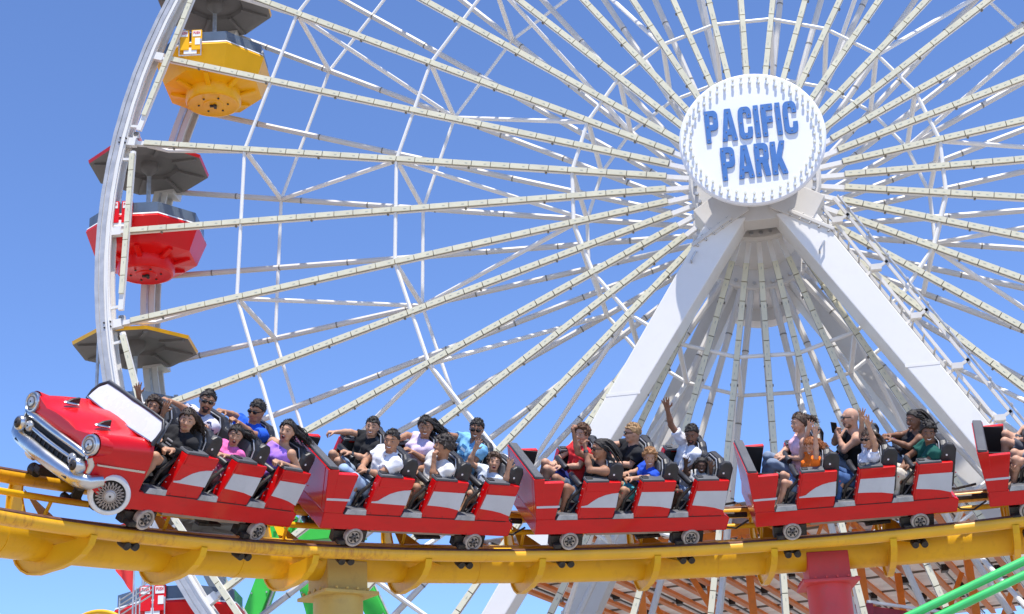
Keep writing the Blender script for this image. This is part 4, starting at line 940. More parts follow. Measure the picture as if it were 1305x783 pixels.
        B.cap(t0, t1, .014*hs, .011*hs, .008).cap(t1, t2, .011*hs, .008*hs, .004)
        if not tank:
            e_ = S0+(E_-S0)*min(sleeve, 1.0); SG.cap(S0, e_, .066*s, (.064 if sleeve < .8 else .050)*s, .03, flat=sleeve < .9)
            if sleeve > 1.0: SG.cap(E_, E_+(W_-E_)*.93, .050*s, .036*s, .02, flat=True)
            SL.append((S0, e_))
    # legs
    if knees is None: knees = ((xr+.40, y+.10, .10), (xr+.40, y-.10, .10))
    if ank is None: ank = tuple((k[0]+.06, k[1], -.19) for k in knees)
    PG = Field(.0092); PG.cap(P+A3(0, -.07, -.0)*s, P+A3(0, .07, 0)*s, .108*s, k=.03).cap(P+A3(-.02, 0, .06), P, .10*s, k=.03)
    SF = Field(.0092)
    for k_, a_, sg in ((A3(*knees[0]), A3(*ank[0]), 1), (A3(*knees[1]), A3(*ank[1]), -1)):
        hip = P+A3(.0, sg*.075*s, -.01)
        B.cap(hip, k_, .078*s, .050*s, .03).cap(k_, k_+(a_-k_)*.35+A3(-.015, 0, 0), .046*s, .048*s, .02).cap(k_+(a_-k_)*.35+A3(-.015, 0, 0), a_, .047*s, .031*s, .02)
        ft = a_+A3(.13*s, 0, -.055)
        B.cap(a_, ft, .032*s, .026*s, .02)
        SF.cap(a_+A3(-.03, 0, -.045), ft+A3(.02, 0, -.0), .042*s, .034*s, .02)
        if short: PG.cap(hip, hip+(k_-hip)*.80, .092*s, .076*s, .03, flat=True)
        else: PG.cap(hip, k_, .090*s, .062*s, .03).cap(k_, a_, .060*s, .050*s, .02, flat=True)
    mx = car_matrix(car) @ Matrix.Translation(Vector(org))
    t = thing('person', label, 'person', 'riders on the coaster train', mx)
    V, Q = B.mesh(); link('body', np_mesh('body', V-org, Q, skin(tone)), t)
    V, Q = SG.mesh(wrinkle=.0036, wf=52, plane=None if not tank else [(tuple(-dn), float(-dn @ (NK+dn*.022*s)))])
    sh = link('shirt' if not tank else 'vest', np_mesh('shirt', V-org, Q, cloth(shirt)), t)
    if cuff:
        for a_, e_ in SL: d = n_(e_-a_); MB().cyl(e_-d*.035-org, e_-d*.003-org, .067*s, .067*s, n=18).build('cuff', cloth(cuff), sh, smooth=50)
        m = MB(); m.tube([NK-org+A3(.066*math.cos(a), .066*math.sin(a), .012+.018*math.cos(a+PI)) for a in np.linspace(0, 2*PI, 15)[:-1]], .016, n=6, closed=True); m.build('collar', cloth(cuff), sh, smooth=60)
    if band:   # contrasting front block or print on the chest
        m = MB(); c0 = C1+fwd*((.098 if not female else .135)*s+.018)-org; col, wd, ht = band
        for q in range(len(col)):
            z0 = -ht+2*ht*q/len(col); m.prism([(-wd, z0+.004), (wd, z0+.004), (wd*.96, z0+2*ht/len(col)-.004), (-wd*.96, z0+2*ht/len(col)-.004)], c0, lat, -dn, fwd*.006, mi=q)
        m.build('chest_print', [cloth(c) for c in col], sh)
    V, Q = PG.mesh(wrinkle=.0032, wf=48); link('shorts' if short else 'trousers', np_mesh('trousers', V-org, Q, cloth(pants)), t)
    V, Q = SF.mesh(); link('shoes', np_mesh('shoes', V-org, Q, cloth(shoes)), t)
    # face
    s = s0*.955
    O = lambda a, b, c: Vector(hp(a, b, c)-org); RM = Matrix((tuple(f), tuple(l), tuple(u))).transposed()
    for sg in (-1, 1):
        if not specs:
            e = MB().ell(O(.079, sg*.034, .012), (.0090*s, .0125*s, .0045*s), RM, n=12, k=8).build('eye', EYEW, t, smooth=60)
            MB().ell(O(.0855, sg*.034, .0125), (.005*s, .0080*s, .0056*s), RM, n=10, k=6).build('iris', IRIS, e, smooth=60)
        if hair != 'bald':
            m = MB(); m.tube([O(.087, sg*.015, .038), O(.086, sg*.034, .044), O(.070, sg*.053, .038)], [.0038*s, .0045*s, .002*s], n=6); m.build('eyebrow', hairm(hcol), t, smooth=60)
    if specs:
        m = MB()
        for sg in (-1, 1): m.ell(O(.094, sg*.034, .012), (.008*s, .030*s, .021*s), RM, n=14, k=8); m.beam(O(.090, sg*.060, .018), O(.0, sg*.083, .014), .006, .010)
        m.beam(O(.103, -.014, .02), O(.103, .014, .02), .006, .008); m.build('sunglasses', SHADE, t, smooth=60)
    if mouth == 'smile':
        arcp = lambda dx, wd, zc, up_: [O(.0905+dx-.26*abs(q*wd)**1.15, q*wd, zc+up_*q*q) for q in (-1, -.66, -.33, 0, .33, .66, 1)]
        mo = MB().tube(arcp(-.001, .031, -.062, .015), [.0025*s, .0065*s, .0095*s, .0105*s, .0095*s, .0065*s, .0025*s], n=8).build('mouth', LIP, t, smooth=60)
        MB().tube(arcp(.0045, .026, -.0595, .0125), [.0012*s, .0042*s, .0062*s, .0068*s, .0062*s, .0042*s, .0012*s], n=8).build('teeth', TOOTH, mo, smooth=60)
        for sg in (-1, 1): MB().ell(O(.068, sg*.040, -.026), (.017*s, .018*s, .015*s), RM, n=12, k=8).build('cheek', skin(tone), mo, smooth=60)
    elif mouth == 'open':
        mo = MB().ell(O(.078, 0, -.062), (.012*s, .022*s, .020*s), RM, n=14, k=8).build('mouth', MOUTH, t, smooth=60)
        m = MB(); m.tube([O(.092+.004*math.cos(2*a), .024*math.cos(a), -.062+.021*math.sin(a)) for a in np.linspace(0, 2*PI, 17)[:-1]], .0045*s, n=6, closed=True); m.build('lips', LIP, mo, smooth=60)
        MB().ell(O(.088, 0, -.049), (.006*s, .017*s, .006*s), RM, n=12, k=6).build('teeth', TOOTH, mo, smooth=60)
    else:
        m = MB(); m.tube([O(.083, -.022, -.060), O(.092, 0, -.057), O(.083, .022, -.060)], [.004*s, .007*s, .004*s], n=6); m.build('mouth', LIP, t, smooth=60)
    if beard:
        bf = Field(.006); bf.ell(hp(.026, 0, -.058), A3(.068, .060, .066)*s, HR, .01, cut=[(tuple(u), float(u @ hp(0, 0, -.030))), (tuple(-f), float(-f @ hp(.0, 0, 0)))])
        bf.ell(hp(.090, 0, -.058), A3(.03, .022, .013)*s, HR, sub=True); V, Q = bf.mesh(); link('beard', np_mesh('beard', V-org, Q, hairm(beard)), t)
    rnd = random.Random(hash((label, 1)) if False else len(label)*7+int(H[0]*1000))
    # hair
    if hair != 'bald':
        Hf = Field(.0065); ST = MB(); th = {'short': .006, 'curly': .012, 'long': .014, 'bun': .010, 'dreads': .012, 'braids': .010}[hair]
        nrm = n_(f*.80-u*.62); nr2 = n_(-u*.9+f*.45)
        cut = [(tuple(nrm), float(nrm @ (hp(.050, 0, .072) if hair in ('short', 'bun') else hp(.040, 0, .062)))), (tuple(nr2), float(nr2 @ hp(-.02, 0, -.03 if hair in ('long', 'bun') else .012)))]
        Hf.ell(hp(-.014, 0, .022), A3(.102, .086, .100)*s+th, HR, .006, cut=cut)
        def scalp(az, el, r=1.0): return hp(-.014, 0, .022)+s*r*(f*(.104*math.cos(el)*math.cos(az))+l*(.083*math.cos(el)*math.sin(az))+u*(.102*math.sin(el)))
        back = n_(-f*.6-u*.5)
        if hair == 'short':
            for q in range(60):
                az = rnd.uniform(-1.2, 1.2)+(0 if q % 2 else PI); el = rnd.uniform(.45, 1.5); p = scalp(az, el, 1.0+.03*max(0, el-.5)); Hf.cap(p, p+s*(f*rnd.uniform(-.01, .02)+u*rnd.uniform(0, .008)+l*rnd.uniform(-.014, .014)), .010*s, .006*s, .010)
        elif hair == 'curly':
            for q in range(120):
                az = rnd.uniform(-PI, PI); el = rnd.uniform(-.25, 1.5)
                if abs(az) < .95 and el < .62: continue
                p = scalp(az, el, rnd.uniform(1.08, 1.24)); Hf.ell(p, A3(1, 1, 1)*rnd.uniform(.013, .022)*s, None, .004)
        elif hair in ('long', 'bun'):
            ln = .30 if hair == 'long' else .13
            for q in range(44 if hair == 'long' else 20):
                az = PI+rnd.uniform(-1.4, 1.4) if hair == 'long' else PI+rnd.uniform(-.5, .5); el = rnd.uniform(-.15, .7); p = scalp(az, el, 1.04); out_ = n_(p-H); fl = n_(A3(*(fr_ or (-.35, .0, -.9)))+A3(.05, .22, -.15))
                pts = [p]; dv = n_(out_*.7+fl*.5)
                for w_ in range(4): dv = n_(dv*.55+fl*.6+A3(rnd.uniform(-.22, .22), rnd.uniform(-.22, .22), rnd.uniform(-.15, .15))); pts.append(pts[-1]+dv*ln*s*.25*rnd.uniform(.8, 1.15))
                (Hf.chain(pts[:3], [.015*s, .014*s, .008*s], .008) if q % 2 == 0 else None)
                for z_ in range(3): ST.tube([p_-org+A3(rnd.uniform(-.012, .012), rnd.uniform(-.012, .012), rnd.uniform(-.012, .012))*(1+.5*i_) for i_, p_ in enumerate(pts)], [.0055*s, .006*s, .005*s, .004*s, .0012*s], n=4)
            for q in range(26):
                az = rnd.uniform(-1.5, 1.5)+(PI if q % 3 == 0 else 0); el = rnd.uniform(.6, 1.5); p = scalp(az, el, 1.07); Hf.cap(p, scalp(az*1.15+.1, el-.3, 1.07), .010*s, .007*s, .005)
        elif hair in ('dreads', 'braids'):
            nn, ln, rr = (40, .26, .0095) if hair == 'dreads' else (46, .30, .0075)
            for q in range(nn):
                az = PI+rnd.uniform(-1.6, 1.6); el = rnd.uniform(-.1, 1.1); p = scalp(az, el, 1.06); out_ = n_(p-H); fl = n_(A3(*(fr_ or (-.45, .0, -.85)))+A3(.05, .22, -.15)); pts = [p]; dv = n_(out_+back*.4)
                for w_ in range(5): dv = n_(dv*.62+fl*.5+A3(rnd.uniform(-.12, .12), rnd.uniform(-.12, .12), 0)); pts.append(pts[-1]+dv*ln*s*.2*rnd.uniform(.75, 1.2))
                ST.tube([p_-org for p_ in pts], [rr*s]*5+[rr*s*.6], n=6)
            for q in range(18):
                a = -1.4+2.8*q/17; Hf.chain([hp(.06-.05*abs(a)/1.4, .055*a, .095-.03*abs(a)), hp(0, .062*a, .132-.04*abs(a)), hp(-.09, .05*a, .10-.03*abs(a))], [.007*s]*3, .002)
        if hair in ('short', 'curly', 'bun', 'long'):
            for q in range(110 if hair != 'curly' else 70):
                az = rnd.uniform(-PI, PI); el = rnd.uniform(.15, 1.5)
                if abs(az) < 1.1 and el < .75: continue
                p = scalp(az, el, 1.07 if hair != 'curly' else 1.16); o_ = n_(p-H); ln_ = {'short': .017, 'curly': .034}.get(hair, .026)*s; dv = n_(o_*.6+f*rnd.uniform(-.5, .7)+l*rnd.uniform(-.7, .7)+u*.2)
                cr = A3(rnd.uniform(-1, 1), rnd.uniform(-1, 1), rnd.uniform(-1, 1))*.35
                ST.tube([p-o_*.012-org, p+dv*ln_*.5-org, p+n_(dv+cr)*ln_-org], [.0042*s, .0036*s, .001*s], n=4)
        V, Q = Hf.mesh(wrinkle=.0028 if hair == 'short' else .0018, wf=95); hr_ = link('hair', np_mesh('hair', V-org, Q, hairm(hcol)), t)
        if ST.v: tag(ST.build('hair_strands', hairm(hcol), hr_, smooth=60), kind='stuff')
    s = s0
    if watch:
        S0, E_, W_ = ew[watch]; d = n_(W_-E_); b = W_-d*.02-org; wm = MB().cyl(b-d*.013, b+d*.013, .031*s, n=16).build('wristwatch', M['black'], t, smooth=40)
        MB().cyl(b, b+A3(.1, .6, .4)*.052*s, .015*s, n=12).build('watch_face', M['grey_pad'], wm)
    return t, ew
BR, DB, TN, LT, DK, MD = (.40, .20, .115), (.23, .11, .065), (.49, .27, .17), (.54, .30, .20), (.11, .055, .034), (.35, .175, .105)
BK = (.018, .014, .012); DBR = (.036, .021, .013); LBR = (.13, .07, .035)
# --- lead car
person(1, (.14, -.29, .37), -.29, 'boy with dark fringe in the front seat, both hands up behind the white windscreen', BR, (.02, .02, .024), (.05, .05, .06), 'curly', DBR, face=(42, 5), sc=.86, L=((.15, -.10, .22), (.18, -.08, .40)), Rr=((.08, -.50, .24), (.17, -.52, .40)), openhands='LR', short=True)
person(1, (.20, .29, .48), .29, 'long haired girl in black jacket over a striped top, front near seat', TN, (.02, .02, .022), (.03, .03, .035), 'long', DBR, face=(44, -2), sc=.92, L=((.12, .47, .20), (.38, .45, .21)), Rr=((.12, .06, .19), (.32, .15, .22)), sleeve=1.2, mouth='flat', female=True, fr_=(-.5, .25, -.8), band=([(.55, .55, .55), (.02, .02, .02), (.55, .55, .55), (.02, .02, .02), (.55, .55, .55)], .042, .05))
person(1, (-.52, -.29, .54), -.29, 'bearded man in sunglasses and navy and white polo shirt', BR, (.62, .60, .66), (.04, .04, .05), 'short', BK, face=(50, 0), L=((-.44, -.10, .30), (-.20, -.08, .34)), Rr=((-.43, -.50, .36), (-.19, -.45, .42)), specs=True, beard=(.035, .022, .016), cuff=(.025, .04, .12), mouth='flat', sleeve=.62, band=([(.03, .04, .10), (.03, .04, .10), (.05, .14, .42)], .10, .10))
person(1, (-.52, .27, .41), .27, 'small girl in pink tee with dark blowing hair, shouting', TN, (.78, .16, .42), (.55, .3, .35), 'long', BK, face=(46, -4), sc=.84, L=((-.60, .42, .20), (-.42, .36, .21)), Rr=((-.58, .10, .13), (-.42, .18, .20)), mouth='open', female=True, fr_=(-.8, .35, -.35), cuff=None, band=([(.82, .25, .5), (.70, .1, .35)], .05, .05))
person(1, (-1.25, -.29, .54), -.29, 'man in sunglasses and bright royal blue polo shirt, back row of the lead car', BR, (.02, .11, .62), (.06, .06, .08), 'short', BK, face=(18, -14), L=((-1.16, -.12, .33), (-.92, -.15, .42)), Rr=((-1.20, -.5, .38), (-.97, -.45, .42)), specs=True, cuff=(.02, .10, .55), mouth='flat', sleeve=.65)
person(1, (-1.20, .27, .55), .27, 'girl in purple sleeveless top laughing with her arm along the side', TN, (.40, .20, .72), (.02, .02, .03), 'long', BK, face=(26, 2), sc=.95, L=((-1.36, .50, .22), (-1.05, .51, .28)), Rr=((-1.24, .06, .26), (-1.08, .15, .18)), mouth='open', female=True, tank=True, fr_=(-.85, .3, -.45))
# --- second car
person(2, (.08, -.29, .48), -.29, 'teenager in black tee with one arm draped over the far side, second car', TN, (.016, .016, .018), (.36, .46, .62), 'short', BK, face=(52, 8), sc=.93, L=((.18, -.10, .17), (.34, -.15, .20)), Rr=((.22, -.50, .32), (.36, -.57, .28)), knees=((.45, -.17, .09), (.43, -.38, .09)), watch='L')
person(2, (.12, .28, .55), .28, 'man in white polo and light blue jeans leaning forward, grinning', BR, (.74, .74, .77), (.34, .46, .64), 'short', BK, face=(48, 0), L=((.27, .46, .22), (.36, .36, .21)), Rr=((.24, .05, .20), (.34, .20, .20)), knees=((.50, .38, .12), (.54, .18, .13)), ank=((.52, .40, -.19), (.6, .18, -.19)), short=False, watch='L', cuff=(.72, .72, .75))
person(2, (-.59, -.29, .53), -.29, 'woman in lavender tee with eyes screwed up and black hair blowing back', BR, (.66, .54, .70), (.05, .05, .07), 'long', BK, face=(58, 3), L=((-.60, -.08, .20), (-.42, -.12, .28)), Rr=((-.50, -.50, .34), (-.36, -.45, .28)), female=True, fr_=(-.85, .1, -.5), headtilt=(.15, 0), mouth='smile')
person(2, (-.54, .27, .52), .27, 'curly dark haired man in white tee turned away with hand at his cheek', BR, (.68, .66, .64), (.42, .34, .25), 'curly', (.04, .03, .025), face=(-28, -4), L=((-.42, .43, .20), (-.42, .36, .38)), Rr=((-.50, .08, .17), (-.33, .18, .20)), knees=((-.28, .38, .06), (-.26, .18, .08)), mouth='flat')
person(2, (-1.26, -.29, .56), -.29, 'smiling man in sunglasses and light blue tee, back row of the second car', MD, (.20, .46, .72), (.06, .07, .10), 'short', BK, face=(54, -2), L=((-1.20, -.08, .22), (-1.06, -.12, .14)), Rr=((-1.03, -.50, .38), (-.86, -.45, .36)), specs=True, band=([(.08, .28, .58), (.45, .6, .75), (.08, .28, .58)], .055, .06))
person(2, (-1.25, .27, .38), .27, 'boy in pale blue print tee screaming with both hands raised', TN, (.60, .66, .74), (.45, .37, .28), 'curly', (.06, .032, .018), face=(62, 16), sc=.84, L=((-1.33, .48, .23), (-1.32, .48, .40)), Rr=((-1.06, .06, .27), (-1.09, .06, .44)), openhands='LR', mouth='open', knees=((-1.00, .36, .02), (-.98, .18, .04)), band=([(.06, .07, .09), (.6, .66, .74), (.06, .07, .09)], .04, .05))
# --- third car
person(3, (.10, -.29, .51), -.29, 'curly haired youth in red tee, face hidden behind a raised arm', LT, (.66, .03, .035), (.02, .03, .18), 'curly', (.10, .045, .02), face=(35, 0), sc=.95, L=((.17, -.10, .18), (.34, -.18, .15)), Rr=((.28, -.47, .16), (.38, -.36, .14)), knees=((.53, -.19, .12), (.49, -.40, .12)), watch='R')
person(3, (.07, .28, .53), .28, 'man with dreadlocks and black vest holding both forearms up before his face', MD, (.012, .012, .014), (.10, .14, .20), 'dreads', BK, face=(4, -4), L=((.22, .42, .33), (.25, .30, .53)), Rr=((.26, .08, .42), (.32, .05, .62)), knees=((.47, .40, .11), (.53, .17, .14)), ank=((.50, .42, -.19), (.58, .17, -.19)), tank=True, mouth='flat', beard=None, watch='L', specs=True, openhands='', fr_=(-.5, .1, -.85))
person(3, (-.53, -.29, .52), -.29, 'fair haired teenager in black tee and sunglasses looking away down the track', LT, (.020, .020, .022), (.05, .05, .06), 'short', (.34, .20, .09), face=(-12, -8), L=((-.47, -.10, .18), (-.32, -.14, .20)), Rr=((-.38, -.50, .30), (-.36, -.38, .22)), specs=True, mouth='flat', watch='R')
person(3, (-.57, .25, .41), .25, 'smiling child with big sandy curls in royal blue tee', TN, (.02, .08, .52), (.10, .45, .50), 'curly', (.30, .15, .06), face=(72, -2), sc=.86, L=((-.47, .42, .22), (-.31, .44, .23)), Rr=((-.45, .10, .17), (-.33, .20, .20)), knees=((-.24, .38, .06), (-.22, .18, .08)), ank=((-.15, .40, -.19), (-.14, .2, -.19)))
person(3, (-1.30, -.29, .50), -.29, 'man in white tee waving one arm straight up, back row of the third car', DB, (.74, .74, .80), (.05, .05, .06), 'short', BK, face=(58, -12), L=((-1.36, -.10, .20), (-1.22, -.10, .12)), Rr=((-1.09, -.46, .56), (-1.02, -.46, .76), (-1.22, -.42, .40)), openhands='R', beard=(.02, .014, .012), mouth='flat')
person(3, (-1.24, .24, .30), .24, 'little girl with braided hair in grey tee peering over the side, hands up', DK, (.42, .43, .45), (.30, .38, .55), 'braids', BK, face=(70, 2), sc=.74, L=((-1.32, .40, .16), (-1.28, .42, .33)), Rr=((-1.12, .08, .13), (-1.10, .10, .26)), openhands='LR', female=True, knees=((-.92, .36, .02), (-.92, .2, .03)), fr_=(-.4, 0, -.9))
# --- fourth car
person(4, (.16, -.29, .56), -.29, 'woman in pale pink strappy top with hair tied back, holding the bar', LT, (.74, .46, .54), (.20, .25, .34), 'bun', (.07, .04, .025), face=(22, 0), L=((.18, -.10, .18), (.35, -.20, .17)), Rr=((.28, -.48, .18), (.38, -.36, .17)), female=True, tank=True, knees=((.52, -.17, .12), (.53, -.40, .13)), short=False, fr_=(-.95, .1, -.1))
person(4, (.12, .26, .45), .26, 'red haired child in bright orange tee with both arms straight up', LT, (.86, .17, .015), (.20, .32, .55), 'long', (.30, .10, .03), face=(52, -18), sc=.84, L=((.09, .43, .42), (.09, .41, .63)), Rr=((.17, .10, .40), (.12, .15, .62)), openhands='LR', knees=((.47, .42, .08), (.45, .20, .10)), ank=((.57, .45, -.20), (.55, .22, -.2)), female=True, mouth='smile', fr_=(-.6, .3, -.75))
person(4, (-.46, -.29, .58), -.29, 'bald man in black vest and sunglasses holding up a phone', LT, (.012, .012, .014), (.20, .24, .32), 'bald', DBR, face=(6, -2), sc=1.06, L=((-.34, -.10, .24), (-.30, -.20, .37)), Rr=((-.30, -.46, .22), (-.29, -.34, .35)), tank=True, specs=True, beard=(.16, .10, .07), mouth='flat', short=False)
person(4, (-.56, .26, .48), .26, 'woman in white tee and sunglasses with both arms flung up', TN, (.72, .72, .78), (.06, .12, .28), 'long', (.05, .028, .018), face=(40, 4), sc=.92, L=((-.60, .43, .46), (-.53, .43, .70)), Rr=((-.52, .08, .46), (-.52, .10, .68)), openhands='LR', specs=True, female=True, knees=((-.18, .40, .10), (-.17, .18, .11)), ank=((-.14, .42, -.19), (-.12, .2, -.19)), short=False, fr_=(-.5, .2, -.85))
person(4, (-1.23, -.29, .49), -.29, 'young woman with long dark braids in black top, reaching both arms forward', DB, (.016, .016, .020), (.20, .26, .40), 'braids', BK, face=(34, -2), L=((-1.12, -.10, .22), (-.94, -.14, .30)), Rr=((-1.12, -.48, .24), (-.97, -.40, .28)), female=True, tank=True, fr_=(-.4, .2, -.9), knees=((-.88, -.17, .12), (-.86, -.38, .13)))
person(4, (-1.26, .28, .51), .28, 'short haired youth in dark green tee and cream trousers', DB, (.012, .085, .068), (.62, .56, .47), 'curly', BK, face=(80, 0), L=((-1.20, .47, .22), (-1.03, .40, .17)), Rr=((-1.06, .08, .16), (-.98, .22, .12)), knees=((-.86, .40, .09), (-.84, .18, .10)), ank=((-.82, .42, -.19), (-.8, .2, -.19)), short=False, mouth='smile')
# --- fifth car
person(5, (.22, -.29, .53), -.29, 'bare kneed rider in patterned top at the right edge, far seat of the last car', LT, (.10, .07, .10), (.10, .10, .12), 'short', (.10, .05, .03), face=(30, 0), L=((.25, -.10, .16), (.40, -.20, .14)), Rr=((.30, -.48, .2), (.42, -.38, .14)), knees=((.58, -.16, .15), (.55, -.40, .16)))
person(5, (.14, .28, .50), .28, 'rider cut off by the right edge with a pale hand low on the sill', LT, (.30, .32, .36), (.25, .26, .30), 'short', DBR, face=(30, 0), L=((.27, .46, .14), (.47, .42, .07)), Rr=((.28, .10, .12), (.46, .2, .08)), knees=((.50, .40, .10), (.50, .18, .11)))
# the phone in the bald man's hand
ph = bpy.data.objects.new('phone', None); C.objects.link(ph); ph.matrix_world = car_matrix(4) @ Matrix.Translation((-.265, -.27, .475)) @ Matrix.Rotation(.9, 4, 'Z') @ Matrix.Rotation(.25, 4, 'Y')
tag(ph, 'dark phone held upright in the bald rider\'s hand', 'phone')
MB().box((0, 0, 0), (.012, .078, .155)).build('case', M['mech'], ph, bevel=.005); MB().box((-.0065, 0, 0), (.002, .068, .142)).build('screen', SHADE, ph)
# ------------------------------------------------------------------ things behind the wheel
can = thing('steel_canopy', 'orange steel roof frame with pale roof sheets, behind the wheel at lower right', 'canopy')
ZC = -5.04; DR = Vector((.235, .97, 0)).normalized(); NR = Vector((DR.y, -DR.x, 0))
O0 = Vector((-7.5, 5.8, ZC)); LEN = 17.0; NB = 35; SP = .56
for i in range(NB):
    a = O0+NR*(SP*i); 
    m = MB(); m.beam(a, a+DR*LEN, .10, .08); m.beam(a+Vector((0, 0, -.05)), a+DR*LEN+Vector((0, 0, -.05)), .14, .02); m.build('rafter', M['orange'], can)
    if i < NB-1:
        for j in range(12):
            p = a+NR*(SP*.5)+DR*(.02+j*1.415+.7)+Vector((0, 0, .07+.012*((i+j) % 2)))
            m = MB(); m.box(p, (SP*.99, 1.40, .02), Matrix(((NR.x, DR.x, 0), (NR.y, DR.y, 0), (0, 0, 1)))); m.build('roof_sheet', M['panel'], can)
    if i % 2 == 0:
        b = a+NR*(SP*.45)+Vector((0, 0, -.02)); m = MB(); m.cyl(b, b+DR*LEN, .022, n=6); m.build('light_tube', M['white'], can)
        m = MB(); m.cyl(b+NR*.06, b+NR*.06+DR*LEN, .022, n=6)
        for j in range(6):
            m.box(b+NR*.10+DR*(1.2+2.7*j+.5*(i % 4)), (.16, .30, .16))
        m.build('floodlight_rail', M['mech'], can)
for j in range(8):
    a = O0+DR*(.9+2.2*j)+Vector((0, 0, .05)); m = MB(); m.beam(a, a+NR*SP*(NB-1), .06, .05); m.build('purlin', M['seam'], can)
for j, (y0) in enumerate((1.2,)):
    a = O0+DR*y0+Vector((0, 0, -.26))+NR*SP*8; m = MB(); m.beam(a, a+NR*SP*(NB-9), .12, .14); m.beam(a+Vector((0, 0, -.55)), a+NR*SP*(NB-9)+Vector((0, 0, -.55)), .10, .10)
    for q in range((NB-9)*2):
        p = a+NR*(SP*.5*q); m.beam(p+Vector((0, 0, 0 if q % 2 else -.55)), p+NR*SP*.5+Vector((0, 0, -.55 if q % 2 else 0)), .06, .06)
    m.build('lattice_girder', M['orange'], can)
for X, Y in ((-3.2, 6.9), (-.9, 7.2), (1.4, 6.9), (3.6, 7.1), (5.9, 6.9), (-1.9, 12.0), (2.6, 12.4), (7.0, 12.0)):
    m = MB(); m.beam((X, Y, -13.9), (X, Y, ZC-.1), .16, .16, up=(0, 1, 0)); m.build('post', M['orange'], can)
    for sx in ((-1,) if X < 2 else (1,)):
        m = MB(); m.beam((X, Y, -8.2), (X+sx*1.5, Y, ZC-.2), .12, .12, up=(0, 1, 0)); m.build('knee_brace', M['orange'], can)
# dark red ride frame under the canopy
t = thing('ride_frame', 'dark red steel frame with a pale top rail, low behind the pink column', 'steel frame')
m = MB(); m.beam((1.05, 3.3, -7.38), (2.5, 3.6, -7.66), .12, .16); m.beam((1.15, 3.3, -7.4), (1.15, 3.3, -13.9), .14, .14, up=(0, 1, 0)); m.beam((2.3, 3.55, -7.6), (2.3, 3.55, -13.9), .14, .14, up=(0, 1, 0)); m.beam((1.15, 3.3, -7.5), (2.3, 3.55, -8.6), .10, .10); m.box((1.1, 3.3, -7.46), (.4, .3, .3))
m.build('frame', M['darkred'], t, bevel=.01)
MB().beam((1.2, 3.2, -7.27), (2.6, 3.5, -7.54), .07, .05).build('top_rail', M['label'], t)
# green ride tower at left
t = thing('green_ride_tower', 'bright green steel ride tower with leaning legs, behind the yellow track on the left', 'ride tower')
for a, b, wd in (((-10.6, 6, -3.95), (-12.6, 6, -9.0), .40), ((-10.55, 6.2, -4.4), (-9.2, 6.2, -9.2), .42), ((-9.75, 7.2, -4.4), (-7.9, 7.2, -8.6), .42)):
    A = Vector(a); B = Vector(b); B2 = A+(B-A)*((A.z+13.9)/(A.z-B.z))
    lg = MB().beam(A, B2, wd, .42, up=(0, 1, 0)).build('leg', M['green'], t, bevel=.02)
    m = MB(); n_ = int((B2-A).length/.5)
    for i in range(n_):
        for s in (-1, 1):
            p = A+(B2-A)*((i+.5)/n_)+Vector((s*wd*.42, -.215, 0)); m.cyl(p, p+Vector((0, -.02, 0)), .02, n=6)
    m.build('bolts', M['galv'], lg)
    sd = Vector((wd/2+.05, -.1, 0)); MB().tube([A+sd, B2+sd], .03, n=6).build('cable_conduit', M['galv'], lg)
m = MB(); m.box((-10.2, 6.1, -4.35), (2.4, .5, .42)); m.box((-10.9, 5.8, -4.25), (.08, .1, .16)); m.box((-10.6, 5.8, -4.25), (.08, .1, .16)); m.build('cross_beam', M['green'], t, bevel=.02)
for z in (-6.6, -8.4): MB().box((-10.0, 6.3, z), (2.6, .16, .16)).build('brace', M['green'], t)
# green pipe rails in the near right corner
t = thing('green_pipe_rail', 'pair of parallel bright green pipes sloping across the bottom right corner', 'pipe rail')
for dx, dz in ((0, 0), (.26, -.04)):
    A = Vector((.86+dx, -9.31, -9.51+dz)); d = Vector((1.20, -.02, .455)).normalized()
    MB().cyl(A-d*6, A+d*3.2, .046, n=18).build('pipe', M['gpipe'], t, smooth=50)
for q in (-4.5, -2.6, 2.3):
    A = Vector((.86, -9.31, -9.51)); d = Vector((1.20, -.02, .455)).normalized(); MB().beam(A+d*q, A+d*q+Vector((.26, 0, -.04)), .04, .05).build('spacer', M['gpipe'], t)
A = Vector((.86, -9.31, -9.51))-d*4.5; MB().cyl((A.x+.13, A.y, -13.9), (A.x+.13, A.y, A.z-.03), .07, n=16).build('post', M['gpipe'], t, smooth=50)
A = Vector((.86, -9.31, -9.51))+d*3.0; MB().cyl((A.x+.13, A.y, -13.9), (A.x+.13, A.y, A.z-.03), .07, n=16).build('post', M['gpipe'], t, smooth=50)
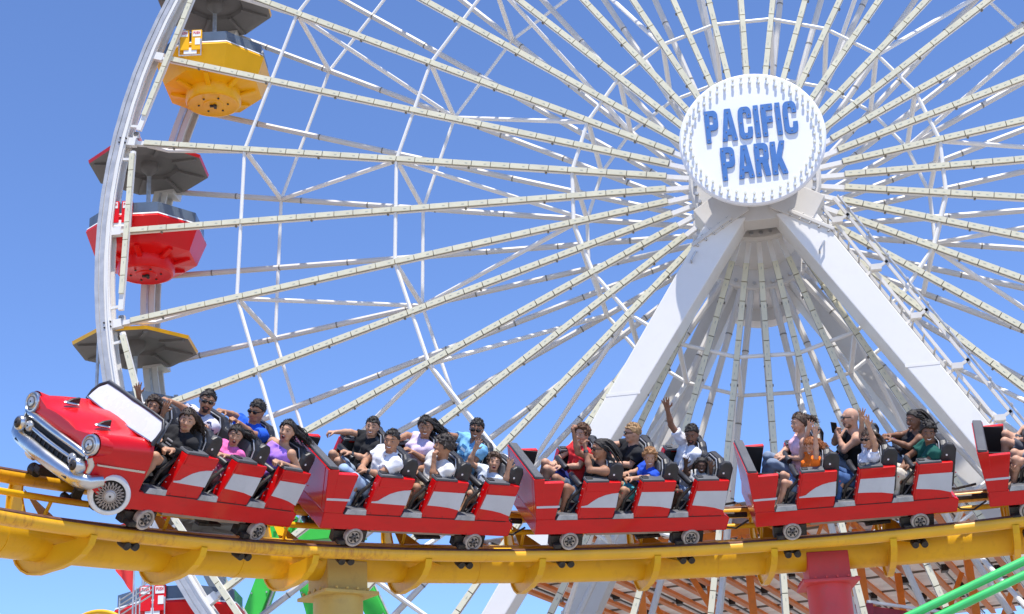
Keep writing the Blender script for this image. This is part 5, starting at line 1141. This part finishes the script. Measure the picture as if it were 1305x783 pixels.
# flag, landing with railings
t = thing('red_flag', 'small drooping red flag on a thin pole below the track at left', 'flag')
MB().cyl((-10.46, -3, -13.9), (-10.43, -3, -6.84), .014, n=8).build('pole', M['galv'], t)
m = MB(); V = []; nx, nz = 8, 6
for side in (0, 1):
    for i in range(nx):
        for j in range(nz):
            u = i/(nx-1); v_ = j/(nz-1); V.append((-10.43-.30*u, -3+.03*math.sin(u*9+v_*2)+side*.006, -6.86+.10*u-(.12*(1-u)+.10)*v_-.18*(1-u)*v_))
F = [(i*nz+j, i*nz+j+1, (i+1)*nz+j+1, (i+1)*nz+j) for i in range(nx-1) for j in range(nz-1)]
m.add(V, F+[tuple(nx*nz+i for i in f[::-1]) for f in F]); m.build('cloth', M['flag'], t, smooth=60)
t = thing('railed_platform', 'small grey service platform with pipe railings beside the low red gondola', 'platform')
m = MB()
for i in range(4): m.tube([(-11.25, -1.6, -7.30+.085*i), (-10.55, -1.9, -7.05+.085*i)], .012, n=6)
for q in (0, .5, 1): m.cyl((-11.25+.7*q, -1.6-.3*q, -13.9 if q == 0 else -7.6), (-11.25+.7*q, -1.6-.3*q, -7.0+.25*q), .014, n=6)
m.build('railing', M['galv'], t)
m = MB(); m.box((-10.85, -1.6, -7.62), (.9, .6, .10)); m.beam((-11.3, -1.8, -7.62), (-11.1, -1.6, -7.4), .04, .06); m.build('deck', M['galv'], t)
for X in (-11.2, -10.5): MB().beam((X, -1.5, -13.9), (X, -1.5, -7.66), .10, .10, up=(0, 1, 0)).build('post', M['galv'], t)
t = thing('yellow_ring', 'yellow ribbed ring of a low ride just showing at the bottom left edge', 'ride ring')
m = MB(); c = Vector((-10.62, -4.0, -8.28)); P = [c+Vector((.62*math.cos(a), .10, .62*math.sin(a))) for a in np.linspace(0, 2*PI, 49)[:-1]]
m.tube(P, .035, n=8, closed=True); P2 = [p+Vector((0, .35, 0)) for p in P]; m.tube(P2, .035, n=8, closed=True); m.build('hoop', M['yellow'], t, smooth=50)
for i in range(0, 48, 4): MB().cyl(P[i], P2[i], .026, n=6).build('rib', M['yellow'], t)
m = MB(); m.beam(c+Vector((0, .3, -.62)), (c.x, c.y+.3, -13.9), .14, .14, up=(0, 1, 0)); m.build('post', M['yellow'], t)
